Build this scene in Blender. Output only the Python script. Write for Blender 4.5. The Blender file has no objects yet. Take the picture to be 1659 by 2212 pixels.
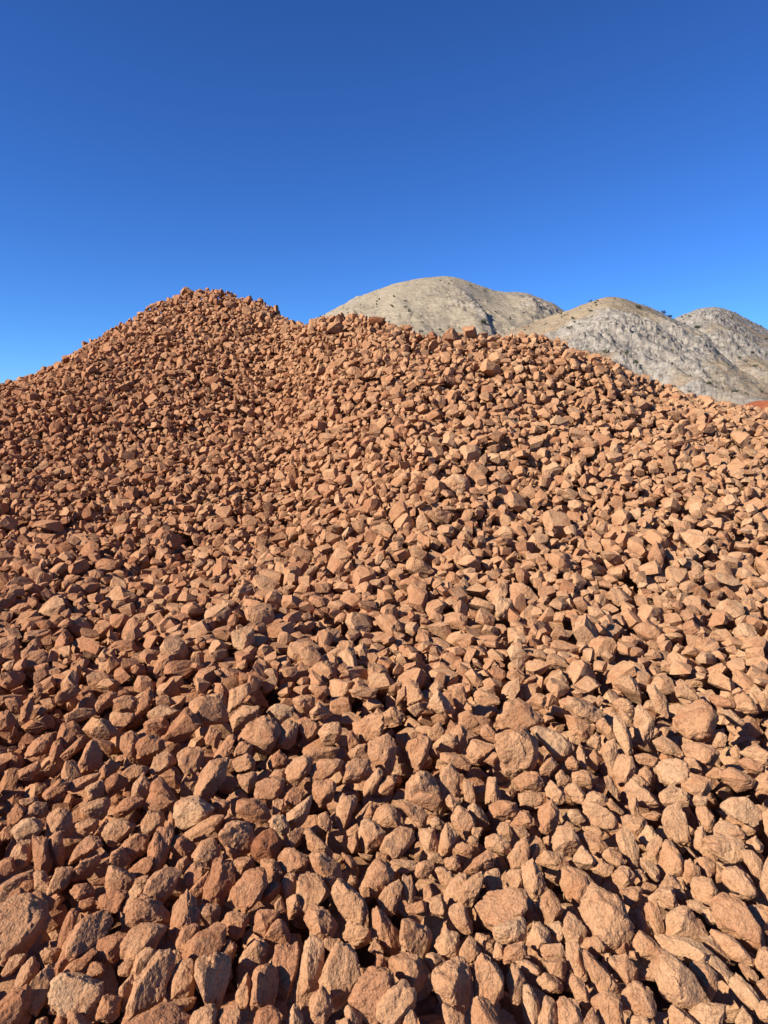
import bpy, bmesh, math, random
import numpy as np
from mathutils import Vector

random.seed(7)
rng = np.random.default_rng(11)
scene = bpy.context.scene
col = scene.collection

# ------------------------------------------------------------------ camera, sky, sun, exposure
FPX = 1480.0                    # focal length for a picture 1659 x 2212 wide
PITCH = math.atan((1106 - 890) / FPX)
EYE = np.array([0.0, 0.0, 1.6])
cam = bpy.data.cameras.new('camera')
cam.sensor_fit = 'VERTICAL'
cam.sensor_height = 24.0
cam.lens = 24.0 * FPX / 2212.0
cam.clip_start = 0.05
cam.clip_end = 20000
camo = bpy.data.objects.new('camera', cam)
camo.location = EYE
camo.rotation_euler = (math.pi / 2 - PITCH, 0, 0)
col.objects.link(camo)
scene.camera = camo

SUN_EL = math.radians(33)
SUN_AZ = math.radians(64)       # left of straight behind the camera
SDIR = np.array([-math.sin(SUN_AZ) * math.cos(SUN_EL), -math.cos(SUN_AZ) * math.cos(SUN_EL), math.sin(SUN_EL)])
world = bpy.data.worlds.new('World')
scene.world = world
world.use_nodes = True
wn = world.node_tree.nodes
wl = world.node_tree.links
sky = wn.new('ShaderNodeTexSky')
sky.sky_type = 'NISHITA'
sky.sun_disc = False
sky.sun_elevation = SUN_EL
sky.sun_rotation = math.atan2(SDIR[0], SDIR[1])
sky.altitude = 1500
sky.air_density = 1.0
sky.dust_density = 0.0
sky.ozone_density = 3.0
bg = wn['Background']
bg.inputs['Strength'].default_value = 0.05
wb = wn.new('ShaderNodeMix')            # the camera's cool, saturated rendering of the whole sky
wb.data_type = 'RGBA'
wb.blend_type = 'MULTIPLY'
wb.inputs['Factor'].default_value = 1.0
wb.inputs[7].default_value = (0.39, 0.745, 1.27, 1)
gm = wn.new('ShaderNodeGamma')
gm.inputs['Gamma'].default_value = 1.19
wl.new(sky.outputs['Color'], gm.inputs['Color'])
wl.new(gm.outputs['Color'], wb.inputs[6])
wl.new(wb.outputs[2], bg.inputs['Color'])
sl = bpy.data.lights.new('sun', 'SUN')
sl.energy = 5.0
sl.angle = math.radians(0.5)
sl.color = (1.0, 0.94, 0.85)
so = bpy.data.objects.new('sun', sl)
so.rotation_euler = Vector(SDIR).to_track_quat('Z', 'Y').to_euler()
so.location = (-6, -4, 9)
col.objects.link(so)
scene.view_settings.view_transform = 'Standard'
scene.view_settings.look = 'None'
scene.view_settings.exposure = 0.87
scene.view_settings.gamma = 1.0

CP, SP = math.cos(PITCH), math.sin(PITCH)
RIGHT = np.array([1.0, 0, 0])
UP = np.array([0, SP, CP])
FWD = np.array([0, CP, -SP])

def ray(x, y):
    """direction through picture point (x, y) of the 1659 x 2212 picture, forward component 1"""
    return FWD + RIGHT * ((x - 829.5) / FPX) + UP * ((1106 - y) / FPX)
# outlines of the rocks one can pick out, tile by tile: key x,y x,y ...
TRACE = {
'A': (0, 3648, 1.62, '''
1 -60,120 -20,-20 60,-80 170,-90 260,-40 288,20 270,120 200,230 90,290 -20,280
3 440,0 480,30 470,120 440,245 400,235 385,170 410,60
4 480,110 530,40 660,0 720,90 700,160 610,250 560,290 470,325 438,290 450,190
6 640,190 740,160 815,150 805,260 760,320 690,320 620,250
7 900,95 1060,95 1030,160 1000,250 870,320 820,290 800,190 840,130
8 805,-60 950,-100 1105,0 1080,55 940,100 850,110 815,60
9 1115,-20 1190,-110 1280,-10 1290,90 1200,110 1150,190 1115,130
10 1180,120 1250,95 1290,110 1250,180 1200,265 1155,240 1145,190
11 1300,130 1380,90 1440,120 1460,170 1410,240 1400,300 1230,315 1195,290 1220,210
12 1480,185 1530,230 1510,300 1425,300 1440,240
13 1470,0 1570,10 1620,60 1560,170 1500,140 1420,80
14 1265,0 1290,-40 1420,-30 1410,70 1370,100 1330,60
15 290,240 400,235 370,320 310,332 268,270
16 60,300 150,283 140,330 80,405 30,400
17 130,360 200,310 240,350 230,420 150,510 120,460
18 270,385 315,430 325,490 300,600 270,645 220,600 170,570 190,490
19 330,480 410,420 500,425 540,480 640,460 660,560 650,680 520,660 420,640 350,580
20 650,540 770,560 775,660 720,710 640,690
21 400,300 460,300 440,380 380,425 360,350
22 560,250 610,250 560,340 450,420 400,430 450,340
23 590,330 660,335 685,380 650,410 560,435
24 620,210 670,230 670,325 590,330 585,280
25 800,320 865,330 860,410 770,400 765,370
26 930,240 1010,270 960,360 900,430 860,410 880,300
27 990,305 1100,310 1080,400 1060,590 860,675 850,580 870,470 940,380
28 830,425 855,500 850,600 825,640 750,540 780,480
29 1120,255 1170,265 1190,310 1140,345 1080,300
30 1170,320 1240,330 1280,440 1250,550 1110,575 1120,490 1098,440 1130,360
31 1250,330 1420,305 1500,330 1480,450 1440,630 1400,630 1340,530 1270,420
33 1090,590 1260,560 1240,620 1160,660 1075,615
34 840,720 960,650 1060,605 1130,650 1235,700 1230,790 900,800
35 1260,660 1350,615 1400,640 1390,780 1230,780 1235,710
36 1420,650 1530,615 1560,690 1540,780 1410,780
37 1550,310 1640,200 1700,220 1710,330 1650,390 1590,420
38 1590,420 1625,470 1615,600 1545,625 1525,530
40 0,620 60,540 140,505 180,600 140,700 60,780 -60,780 -60,680
41 10,570 80,505 100,520 40,600 0,620
42 240,700 290,685 315,740 230,760
43 425,650 500,660 620,740 600,800 440,780
44 370,660 425,650 440,760 355,740
45 325,560 350,600 425,650 330,655
'''),
'B': (1024, 3648, 1.62, '''
1 10,0 150,10 100,70 60,150 0,140 -10,60
2 150,50 190,90 228,180 215,225 110,225 55,170 100,90
3 350,-15 440,-20 480,60 525,90 500,150 430,195 370,150 315,50
4 540,-190 600,-170 690,-80 735,20 720,90 650,140 600,80 555,-20 490,-110
5 560,140 600,80 650,140 745,130 740,180 640,245 600,210
6 780,-20 820,60 910,120 935,200 880,285 830,250 770,130 760,50
7 770,180 830,250 820,285 730,250
8 960,65 1050,65 1060,120 1120,130 1140,190 1100,280 1000,240 940,190
9 1240,125 1310,160 1310,240 1270,315 1200,290 1150,220 1180,190
10 1390,175 1450,240 1450,320 1400,335 1305,320 1320,260
11 1260,-20 1340,-60 1400,60 1395,150 1350,140 1290,80 1250,20
12 1440,-30 1520,-120 1640,-150 1740,-110 1750,0 1700,60 1600,85 1530,90 1480,60
13 1530,100 1640,70 1740,30 1760,120 1700,190 1600,200 1545,170
14 1430,140 1500,160 1480,215 1420,180
15 1560,195 1600,220 1615,300 1560,300 1530,280
16 0,180 60,190 80,240 50,320 0,360 -40,330 -50,240
17 110,260 275,235 270,370 215,540 170,470 110,350
18 310,230 350,185 430,250 445,360 410,480 340,550 260,560 250,510 290,330
19 470,300 520,230 620,235 660,320 680,400 600,530 510,580 440,500 420,430 455,380
20 450,180 540,180 550,225 500,260 430,210
21 0,380 70,360 120,400 145,480 110,580 20,620 -50,560 -40,440
22 780,290 830,290 860,390 800,430 750,400
23 880,300 960,280 1080,310 1090,420 1055,500 960,450 880,400 860,330
24 700,410 730,450 860,410 895,470 830,620 790,700 680,660 585,580
25 900,500 960,475 1040,510 1040,580 990,640 880,720 790,700 765,620 800,560
26 970,640 1010,625 1050,700 1020,760 950,760
27 1130,265 1200,290 1230,330 1200,370 1150,380 1100,310
28 1240,350 1340,335 1400,380 1420,460 1380,560 1310,635 1210,570 1150,440 1180,390
29 1480,300 1560,360 1610,450 1590,550 1500,580 1420,570 1425,380
30 1440,565 1500,580 1570,680 1560,780 1400,770 1390,660 1410,600
31 1210,605 1290,640 1350,680 1340,780 1240,770
32 420,500 500,580 490,650 430,726 350,650 345,560
33 230,620 270,625 310,720 250,780 190,760
34 0,640 90,630 155,660 150,780 -20,780
35 590,620 680,660 690,720 620,760 575,660
36 520,715 590,700 620,780 510,790
37 280,580 320,575 325,600 290,630
'''),
'C': (2048, 3648, 1.62, '''
1 140,80 200,80 240,130 260,210 150,250 85,195 130,150
2 40,35 78,90 75,150 40,205 -40,180 -60,100
3 150,-20 200,-80 260,-130 310,-40 320,20 250,85 200,80
4 240,90 330,70 320,170 290,180
5 370,20 430,50 475,120 450,200 390,228 340,190 318,110
6 460,0 480,-70 560,-140 680,-70 740,0 765,100 700,210 600,220 490,190 500,100
7 490,180 560,165 610,230 580,275 450,225
8 815,-10 850,0 890,120 820,145 840,60
9 870,10 900,-50 975,-30 975,110 930,180 895,140
10 1060,0 1160,-20 1220,80 1240,175 1040,180 980,150 1000,60
11 1230,0 1290,-10 1335,70 1270,75
12 1330,-20 1370,-110 1480,-110 1530,-10 1590,110 1560,210 1450,160 1350,90
13 1530,30 1560,-30 1640,-20 1670,40 1620,120 1580,100
14 1340,130 1440,170 1500,240 1545,320 1500,345 1420,310 1350,230 1315,155
15 850,140 910,170 960,240 980,290 900,305 820,270 795,200
16 975,170 1080,175 1180,195 1285,270 1250,340 1170,335 1060,280 980,260
17 1240,180 1310,170 1390,290 1370,310 1300,240
18 1310,270 1380,340 1430,410 1400,480 1330,380 1260,330
19 980,310 1060,285 1140,350 1180,470 1250,600 1180,640 1050,600 960,490 932,380
20 1170,345 1250,340 1330,400 1310,480 1250,545 1180,450
21 1480,410 1560,500 1605,590 1570,650 1490,570 1435,490
22 1480,345 1540,360 1585,410 1575,470 1520,430
23 1580,340 1620,270 1700,250 1720,400 1640,450
24 660,300 760,295 815,380 800,450 750,500 710,430 640,330
25 490,265 560,330 640,410 690,480 670,530 560,560 510,430 478,290
26 370,230 450,222 475,340 475,425 420,435 365,340
27 180,260 230,215 320,215 350,280 330,315 220,325
28 210,330 350,318 355,370 320,440 260,410
29 210,395 280,430 325,470 310,515 200,505 165,450
30 0,215 90,200 100,290 30,320 -60,320 -50,250
31 30,325 100,320 190,370 180,410 60,370
32 -30,400 10,345 50,370 95,450 50,565 -25,560
33 90,510 130,500 180,580 170,660 130,720 110,640 70,580
34 230,570 290,600 290,700 230,770 170,700
35 300,590 370,575 440,610 455,690 440,770 330,760 290,680
36 390,410 470,460 500,540 522,600 500,620 410,560 380,480
37 540,570 620,530 690,560 715,640 700,760 570,760 530,600
38 780,480 850,470 910,530 920,650 860,690 770,650 722,580 740,530
39 840,400 900,365 940,380 930,440 830,430
40 600,275 640,270 645,310 605,315
41 680,240 745,195 735,270 690,280
42 1030,650 1060,615 1130,660 1190,720 1150,780 1020,760
43 1160,660 1260,600 1330,610 1385,620 1350,700 1300,770 1200,770
44 1450,700 1510,620 1560,690 1540,770 1450,770
45 1580,650 1640,585 1720,620 1700,710 1600,700
46 460,700 540,640 570,720 540,780 450,780
47 780,680 880,690 890,770 770,770
48 770,260 800,260 810,315 755,290
51 1600,470 1690,440 1690,570 1640,560
'''),
'D': (0, 3200, 1.62, '''
1 30,170 90,180 85,250 20,255 10,215
2 90,30 160,60 150,110 110,170 60,165 55,90
3 130,140 200,118 280,165 250,220 160,280 120,250 90,200
4 300,100 360,65 440,85 445,150 475,220 400,240 320,235
5 160,80 220,20 300,30 290,110 200,110 150,115
6 130,0 230,-20 240,10 160,50
7 530,30 610,0 690,-10 700,60 670,120 600,110 520,80
8 770,30 830,-20 930,-10 910,40 820,95 750,115 732,90
9 490,155 570,125 635,135 620,180 560,222 510,210
10 680,120 700,150 660,220 620,220
11 680,170 760,135 865,150 840,210 750,300 690,270 665,225
12 190,240 270,240 310,350 340,420 290,500 235,440 215,330
13 290,270 370,210 405,280 425,400 410,440 350,360
14 100,280 190,280 195,390 150,455 100,440 78,360
15 0,400 60,370 105,440 50,490 -40,480
16 560,230 620,240 655,300 570,350 500,390 465,415 490,310
17 530,400 630,362 645,410 590,490 500,530 490,460
18 800,280 900,215 970,240 960,330 840,395 770,340
19 720,330 770,310 850,400 820,470 740,440 710,390
20 950,80 1030,75 1060,130 1050,180 960,235 905,200
21 955,10 1040,-30 1140,10 1100,60 1000,75
22 1140,20 1200,-10 1330,0 1380,60 1300,140 1200,195 1150,150
23 990,200 1080,185 1115,220 1090,320 1060,450 1020,480 975,430 970,260
24 1120,230 1200,250 1265,300 1230,385 1150,360 1095,310
25 1200,220 1300,150 1380,105 1440,105 1400,190 1330,250 1230,275
26 1300,280 1370,255 1425,310 1420,370 1350,435 1270,400 1255,340
27 1420,230 1470,170 1560,130 1640,190 1645,280 1590,340 1520,345 1450,290
28 1440,130 1480,95 1540,120 1480,180 1430,200
30 1370,0 1490,0 1480,70 1430,100
31 1450,290 1520,340 1560,350 1520,390 1470,350
32 1500,390 1590,385 1640,370 1640,420 1570,480
33 840,450 920,385 975,370 970,440 920,500 850,480
34 700,430 800,460 870,500 840,570 700,610 680,540
35 1000,490 1070,460 1165,475 1150,560 1060,670 930,670 920,630 960,540
36 870,520 940,490 985,520 950,560 870,575
37 1250,410 1330,430 1320,510 1230,570 1180,560 1200,480
38 1370,420 1440,380 1500,440 1525,510 1470,610 1440,670 1345,670 1340,560
39 1340,470 1360,500 1340,620 1240,625 1220,600 1270,540
40 1500,560 1600,480 1700,450 1720,560 1660,680 1580,726 1510,640
41 1150,400 1210,360 1215,420 1160,490 1135,470
42 100,490 200,455 190,500 80,590 25,590 25,540
43 205,460 280,480 340,560 300,610 240,580
44 350,460 450,450 440,560 330,610 320,560
45 150,530 210,525 235,560 190,590 130,570
46 480,550 560,545 620,600 570,640 500,655 460,600
47 650,620 720,595 820,600 810,660 750,726 650,690
48 860,560 950,560 930,640 850,726 800,720 820,630
49 520,660 590,635 620,680 560,726 490,720
50 1130,670 1200,610 1215,680 1170,740 1110,720
52 170,630 250,600 330,640 350,700 280,740 210,700
53 70,600 120,575 180,620 150,660 70,665
55 0,600 60,610 50,670 0,690 -30,640
56 590,530 680,500 690,550 610,550
'''),
'E': (1024, 3200, 1.62, '''
1 20,230 90,200 150,240 165,320 110,390 0,380 -30,300
2 -125,10 -10,0 90,60 95,110 60,160 -30,140 -125,80
3 110,110 170,95 225,180 180,255 110,200 95,150
4 200,90 300,20 350,-20 345,80 320,140 265,185 215,150
5 110,10 180,0 170,60 115,105
6 400,110 450,80 490,120 485,215 410,170
7 520,30 560,-20 640,-10 650,30 610,120 555,215 520,150
8 690,90 740,20 800,30 780,110 720,135 675,125
9 800,40 860,30 920,70 955,130 945,190 850,170 770,130
10 920,30 980,20 1060,50 1110,90 1095,185 1050,170 1020,90
11 980,0 1060,-50 1190,-30 1205,20 1140,70 1070,50
12 1220,0 1260,-30 1325,0 1320,50 1285,78 1240,40
13 1120,140 1170,110 1225,155 1200,195 1150,180
14 1260,120 1320,55 1390,80 1415,170 1350,245 1300,190
15 1370,50 1420,20 1490,90 1505,150 1440,175 1400,130
16 1505,40 1560,10 1680,20 1680,125 1530,120
17 1600,140 1640,150 1660,220 1640,260 1580,230 1565,190
18 1410,180 1475,185 1440,250 1395,220
19 1350,270 1400,235 1445,260 1430,305
20 1485,260 1540,225 1655,280 1650,350 1610,360 1500,320
21 1240,160 1305,240 1270,320 1200,400 1175,390 1200,230
22 1055,190 1160,195 1185,280 1170,345 1110,340 1050,260
23 690,150 740,135 850,210 800,290 720,345 690,300 672,220
24 850,230 910,190 960,215 1030,190 1030,250 960,330 895,395 800,310
25 600,250 650,235 668,280 640,345 595,310
26 590,200 650,160 675,180 640,232 600,230
27 320,200 350,195 450,280 505,350 400,355 335,310
28 200,230 250,195 310,190 280,270 240,330 200,290
29 180,330 250,320 340,390 310,450 220,475 130,440 150,380
30 350,370 440,355 520,380 550,460 530,550 490,575 440,500 370,440
31 20,400 120,395 165,470 150,530 110,540 30,480
32 180,490 250,480 260,570 230,620 200,635 165,560
33 260,500 370,475 440,540 470,600 400,660 310,726 265,640
34 30,580 100,540 155,545 160,590 100,660 40,645
35 555,350 620,370 660,430 610,470 570,400
36 610,490 650,500 660,535 630,555 595,530
37 770,410 850,420 905,480 860,570 770,630 700,625 670,570 720,480
38 860,390 1030,395 1035,445 960,475 900,460
39 1050,400 1110,390 1165,430 1100,500 1030,495
40 1160,460 1210,442 1260,470 1285,530 1230,570 1190,530
41 1225,380 1310,370 1335,450 1270,470 1225,430
42 1430,380 1530,320 1550,390 1510,450 1450,480 1340,460
43 1285,310 1330,275 1405,310 1390,370 1320,350
44 850,570 930,530 940,600 900,726 820,720 790,650
45 945,510 1010,510 1030,580 1015,680 970,640
46 1090,570 1130,562 1155,610 1140,650 1085,655
47 1110,660 1200,620 1235,690 1220,750 1120,730
48 1310,500 1380,470 1380,520 1300,600 1310,690 1270,700 1218,640 1240,560
49 1350,530 1470,470 1490,540 1420,620 1380,685 1310,650 1290,590
50 1480,470 1580,460 1600,540 1550,600 1500,620
51 120,680 160,635 200,720 130,726
52 190,650 260,610 310,726 220,760
53 970,690 1090,660 1100,726 980,740
55 510,240 565,235 560,275 525,270
56 1120,350 1180,345 1220,410 1120,400
57 780,340 860,360 850,400 775,400
58 655,345 755,360 745,390 690,375
'''),
'F': (2048, 3200, 1.62, '''
1 60,80 120,75 160,160 100,175 10,170 0,150
2 170,80 270,15 310,80 290,170 240,232 180,200
3 330,100 380,68 440,75 465,135 440,175 350,150
4 470,50 540,25 640,80 695,150 660,190 560,190 480,150
5 460,10 520,-50 600,-30 610,30 480,60
6 610,20 650,0 720,80 715,110 640,60
7 715,130 760,100 860,120 875,160 820,260 740,200
8 770,0 820,-10 815,100 780,105 758,40
9 880,170 945,205 930,270 875,310 820,250
10 940,240 980,260 970,350 935,410 870,370 880,310
11 990,100 1050,30 1105,15 1120,120 1130,270 1090,290 1000,230 978,140
12 1205,60 1270,60 1305,100 1280,200 1240,190 1205,120
13 1370,50 1440,0 1530,0 1595,80 1570,170 1500,150 1430,110
14 1300,195 1380,140 1460,170 1505,220 1500,260 1400,250 1310,240
15 1275,260 1370,240 1490,270 1500,340 1420,420 1370,395 1280,320
16 1200,200 1250,170 1270,290 1250,350 1180,300
17 1520,280 1590,240 1620,290 1610,340 1530,320
18 1510,320 1560,320 1615,400 1620,480 1590,560 1550,480 1520,400
19 1600,600 1610,540 1650,460 1700,390 1720,600 1660,670
20 250,260 320,180 390,170 440,260 410,340 340,355 270,320
21 440,230 480,208 560,240 620,300 570,370 530,365 480,290
22 600,340 650,315 710,350 720,400 710,440 650,430 580,380
23 690,230 760,195 800,250 825,350 810,430 780,450 720,360 690,290
24 1020,262 1080,310 1110,400 1090,470 1040,495 950,480 940,440 980,340
25 840,390 900,395 945,440 940,530 890,500 850,440
26 370,410 430,350 470,300 540,400 510,445 400,440
27 150,400 220,330 270,360 330,350 355,420 320,460 180,410
28 120,310 170,280 185,320 150,400 105,400
29 40,280 90,260 125,300 110,370 90,450 0,450 -30,380
30 80,440 150,410 200,500 225,560 150,650 110,630 75,520
31 350,435 400,440 480,490 535,570 510,630 410,685 350,630 328,550
32 510,450 580,400 660,440 640,480 580,495
33 650,490 710,445 770,450 795,490 770,540 710,590 670,540
34 800,460 850,455 875,520 840,545
35 705,590 790,570 850,580 830,640 770,700 725,660
36 845,555 890,535 945,565 900,610 860,600
37 900,630 980,570 1050,575 1065,660 1050,726 960,700 890,670
38 960,570 1030,500 1080,540 1110,640 1100,690 1060,640
39 1120,420 1170,400 1210,440 1225,500 1140,555 1110,500
40 1190,400 1240,375 1320,410 1310,470 1270,510 1230,480
41 1200,520 1310,520 1325,580 1300,680 1220,660 1155,620
42 1340,420 1370,450 1380,520 1310,525
43 1410,440 1470,437 1530,500 1560,580 1520,620 1420,580 1380,530
47 1145,660 1200,650 1260,700 1240,740 1150,700
50 80,690 120,645 150,680 120,760 75,750
51 0,460 60,460 75,530 30,570 -30,560 -40,500
53 1130,310 1160,320 1205,380 1180,390
54 1240,360 1290,340 1330,380 1310,400
55 460,180 540,170 600,210 560,235 480,205
56 845,95 920,75 960,95 930,130 880,125
58 200,250 240,235 240,290 205,280
59 320,150 350,135 405,165 390,185 325,180
60 10,180 80,178 115,230 110,265 50,250
61 1640,90 1700,60 1720,240 1660,250 1630,180
62 1140,10 1200,-30 1280,-10 1240,40 1150,35
'''),
'G': (0, 2752, 1.62, '''
1 1220,90 1350,50 1450,80 1460,170 1480,230 1340,250 1250,190
2 1490,20 1600,-30 1620,20 1560,110 1480,170
3 1140,200 1200,145 1310,240 1250,300 1150,345 1080,330
4 930,230 1000,190 1070,185 1090,270 1040,320 960,290
5 890,360 960,305 1050,340 1060,400 980,430 910,455
6 1145,440 1210,390 1310,400 1310,490 1240,580 1170,500
7 1400,430 1480,300 1530,300 1500,390 1440,480 1390,480
47 1340,500 1400,460 1465,480 1440,600 1340,740 1255,726 1290,590
8 590,250 650,205 700,220 775,300 700,340 610,310
9 640,60 710,25 745,40 740,100 640,160 612,110
10 745,80 830,45 890,80 870,150 780,155
11 400,240 460,225 510,260 470,340 410,390 380,330
12 500,330 535,310 530,380 440,465 400,440
13 230,340 310,300 335,360 300,420 175,455
14 570,345 610,360 660,440 630,520 540,555 520,480
15 780,310 860,290 895,340 890,450 870,485 780,390
16 710,220 770,170 860,160 850,210 760,265
17 1000,450 1060,405 1110,430 1140,500 1060,550 980,555
18 860,640 920,560 970,620 960,726 870,700
19 990,620 1040,588 1110,680 1180,760 960,760
20 460,610 560,570 640,550 600,620 500,680 450,660
21 560,650 640,600 680,640 660,720 590,720
22 690,590 760,560 820,600 790,660 700,700 675,640
23 290,680 370,600 425,590 430,660 370,715 300,720
24 430,180 500,130 600,130 620,170 540,210 450,225
25 140,130 185,75 212,110 200,190 150,220
26 0,160 50,145 90,210 70,270 0,280 -40,220
27 30,80 100,60 135,90 130,165 70,140
28 370,40 430,-20 515,0 490,60 430,95 380,90
29 650,530 710,465 770,500 740,570 660,600
30 800,550 860,500 955,520 930,570 850,610
31 965,160 1030,110 1165,150 1100,195 990,200
32 1490,200 1580,115 1680,130 1650,200 1530,290
33 1520,400 1560,340 1640,370 1620,440 1520,450
34 1500,480 1600,425 1650,470 1640,530 1540,545
35 1540,570 1650,550 1660,620 1610,680 1550,620
37 900,80 960,0 985,60 960,150 880,185
38 1010,60 1080,40 1135,100 1080,130 1020,110
39 120,540 230,475 250,520 200,600 130,580
40 340,350 390,340 410,430 350,490 330,420
41 600,330 700,345 750,370 710,440
42 420,480 480,490 520,560 430,640 405,560
43 1330,330 1360,265 1430,290 1410,390 1340,370
'''),
'H': (1024, 2752, 1.62, '''
1 -120,330 -60,250 50,178 130,230 145,280 110,370 75,425 -20,370
2 70,140 150,105 235,130 230,190 150,228 80,180
3 230,80 290,50 385,60 370,130 320,185 270,140
4 340,160 400,90 500,170 450,195 360,200
5 275,220 340,190 405,240 380,310 340,350 290,290
6 150,250 220,205 270,250 260,340 200,395 140,370
7 400,300 460,225 540,230 555,300 500,365 430,360
8 660,230 720,180 810,180 825,250 800,330 700,355 655,310
9 820,180 880,120 960,170 940,235 850,210
10 730,360 850,320 915,380 880,520 850,570 760,500 730,430
11 985,350 1090,315 1130,350 1110,450 1050,540 1000,500 978,420
12 580,500 650,455 740,470 740,550 670,600 570,610
13 345,530 420,475 560,465 550,520 480,580 390,612 350,580
14 200,530 260,450 370,445 380,480 330,560 270,630 200,590
15 310,430 390,375 540,390 520,440 420,470 330,460
16 100,450 150,400 205,460 190,515 120,510
17 370,620 490,595 520,630 510,720 420,760 370,700
18 990,610 1060,540 1130,570 1190,680 1180,780 1000,760 970,690
19 1210,540 1270,490 1320,570 1325,680 1270,760 1210,740 1190,610
20 1360,400 1410,335 1545,370 1540,400 1440,470 1360,440
21 1150,370 1230,300 1300,310 1310,380 1270,410 1170,400
22 1120,270 1190,230 1225,290 1190,340 1120,330
23 1315,180 1380,150 1450,240 1390,265 1320,240
24 1110,130 1180,0 1240,90 1290,150 1230,170
25 1270,0 1350,-10 1370,70 1330,150 1275,100
26 1410,40 1450,5 1560,60 1580,100 1480,110 1410,90
27 990,50 1050,5 1095,60 1060,100 985,105
28 980,130 1060,95 1090,150 1040,190
29 920,20 970,-10 975,50 910,120
45 1260,290 1320,245 1355,260 1360,370 1320,430 1290,400
31 1465,260 1510,240 1590,330 1570,355 1450,320
32 1200,430 1330,430 1390,490 1380,535 1290,500 1200,480
33 1475,475 1540,420 1575,440 1540,500
34 1500,600 1560,595 1580,680 1570,760 1480,750
35 1350,600 1410,630 1425,720 1380,760 1350,720
36 800,620 850,575 920,590 880,680 800,690
37 700,620 790,530 830,560 760,670 690,710
38 590,330 620,275 680,360 610,405
39 600,420 660,370 710,370 700,445 620,465
40 90,570 130,525 195,525 190,590 100,595
41 0,620 60,590 190,600 130,720 10,730
42 200,690 240,645 310,670 290,760 180,750
43 600,20 680,-10 790,10 760,60 640,50
44 355,0 470,-10 480,40 400,65
'''),
'I': (2048, 2752, 1.62, '''
1 -80,200 -20,100 50,80 130,140 195,220 120,270 0,275 -80,265
2 -80,330 0,290 90,270 160,340 180,400 120,510 0,590 -50,560 -70,430
3 140,280 220,255 320,310 385,370 360,440 295,465 230,400
4 320,90 390,50 480,90 570,150 560,220 520,235 400,180
5 350,180 430,190 510,240 505,310 470,345 390,300
6 820,150 850,110 920,190 930,240 870,350 840,385 795,360 800,250
7 680,190 740,220 765,300 765,410 740,445 690,370 668,280
8 690,160 750,160 800,230 790,260 740,240
9 545,230 600,200 650,260 665,330 630,345 570,280
10 1060,200 1110,140 1230,90 1280,130 1325,200 1280,310 1200,350 1120,330 1070,270
11 1115,370 1200,352 1300,385 1335,430 1270,510 1180,480 1130,430
12 920,350 980,315 1050,350 1095,420 1080,455 970,430
13 600,370 670,335 682,420 660,570 620,540 580,420
14 690,450 800,450 800,520 740,630 680,620 665,520
15 950,520 1010,460 1090,455 1140,530 1110,620 1010,630 950,600
16 800,440 870,430 950,460 920,515 830,490
17 1100,630 1190,570 1290,600 1280,660 1210,740 1130,720
18 1345,570 1440,520 1565,590 1530,640 1450,668 1390,610
19 950,690 1040,635 1130,680 1120,760 960,760
20 1450,60 1510,28 1550,70 1585,160 1450,145
21 1280,60 1330,45 1430,80 1430,125 1330,120
22 1495,420 1590,365 1660,420 1650,510 1560,480
23 15,600 90,545 170,555 208,620 180,660 40,668
24 400,550 480,535 555,580 500,650 400,610
25 285,580 330,535 385,600 350,650 300,620
26 170,530 260,445 295,500 240,570 180,560
27 215,660 260,612 340,680 330,750 250,740
28 350,640 430,625 480,690 460,750 380,726
29 345,480 390,445 435,480 420,525 360,525
30 750,620 790,595 900,690 940,760 770,760 745,680
31 1060,0 1130,-20 1205,60 1190,90 1080,60
32 885,0 930,-20 1010,90 1005,195 930,150 900,60
33 660,100 720,65 790,110 770,170 700,150
34 90,95 170,30 235,60 200,130 130,130
35 1470,480 1540,455 1615,500 1600,555 1530,540
36 1415,400 1450,370 1480,400 1465,465 1420,450
37 1300,350 1350,288 1395,320 1370,385 1310,390
38 1250,570 1320,512 1390,540 1330,590
39 785,575 830,570 875,620 850,645 790,610
40 820,540 870,505 905,560 890,640 830,580
41 605,580 640,580 695,680 680,726 620,650
42 420,420 450,365 480,410 475,520 440,530
43 500,440 540,400 590,460 550,500
44 475,360 550,290 575,320 560,405
45 1115,460 1190,455 1230,540 1170,560
46 1570,30 1680,20 1680,130 1620,140
47 1570,650 1600,570 1690,540 1690,690
48 1345,150 1420,140 1500,230 1440,250
50 50,690 120,668 200,690 190,760 50,760
51 480,700 540,672 600,700 590,760 480,760
'''),
'J': (0, 0, 0.54, '''
2 955,1040 985,1022 1018,1040 1010,1068 970,1072
3 1065,1150 1090,1135 1115,1150 1100,1168 1070,1168
4 980,1200 1010,1180 1025,1200 1015,1240 985,1235
5 1055,1310 1080,1285 1112,1300 1110,1335 1070,1340
6 645,1405 670,1395 705,1425 690,1450 660,1440
7 498,1365 545,1352 550,1385 528,1418 505,1395
8 330,1160 350,1140 390,1160 385,1190 345,1195
'''),
'K': (1300, 1080, 2.074, '''
1 380,390 490,395 500,450 400,455 365,420
2 655,465 700,455 725,475 715,500 660,505
3 860,530 890,508 930,545 935,580 870,575
4 1020,520 1050,475 1100,525 1110,590 990,590 970,560
'''),
}

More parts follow.
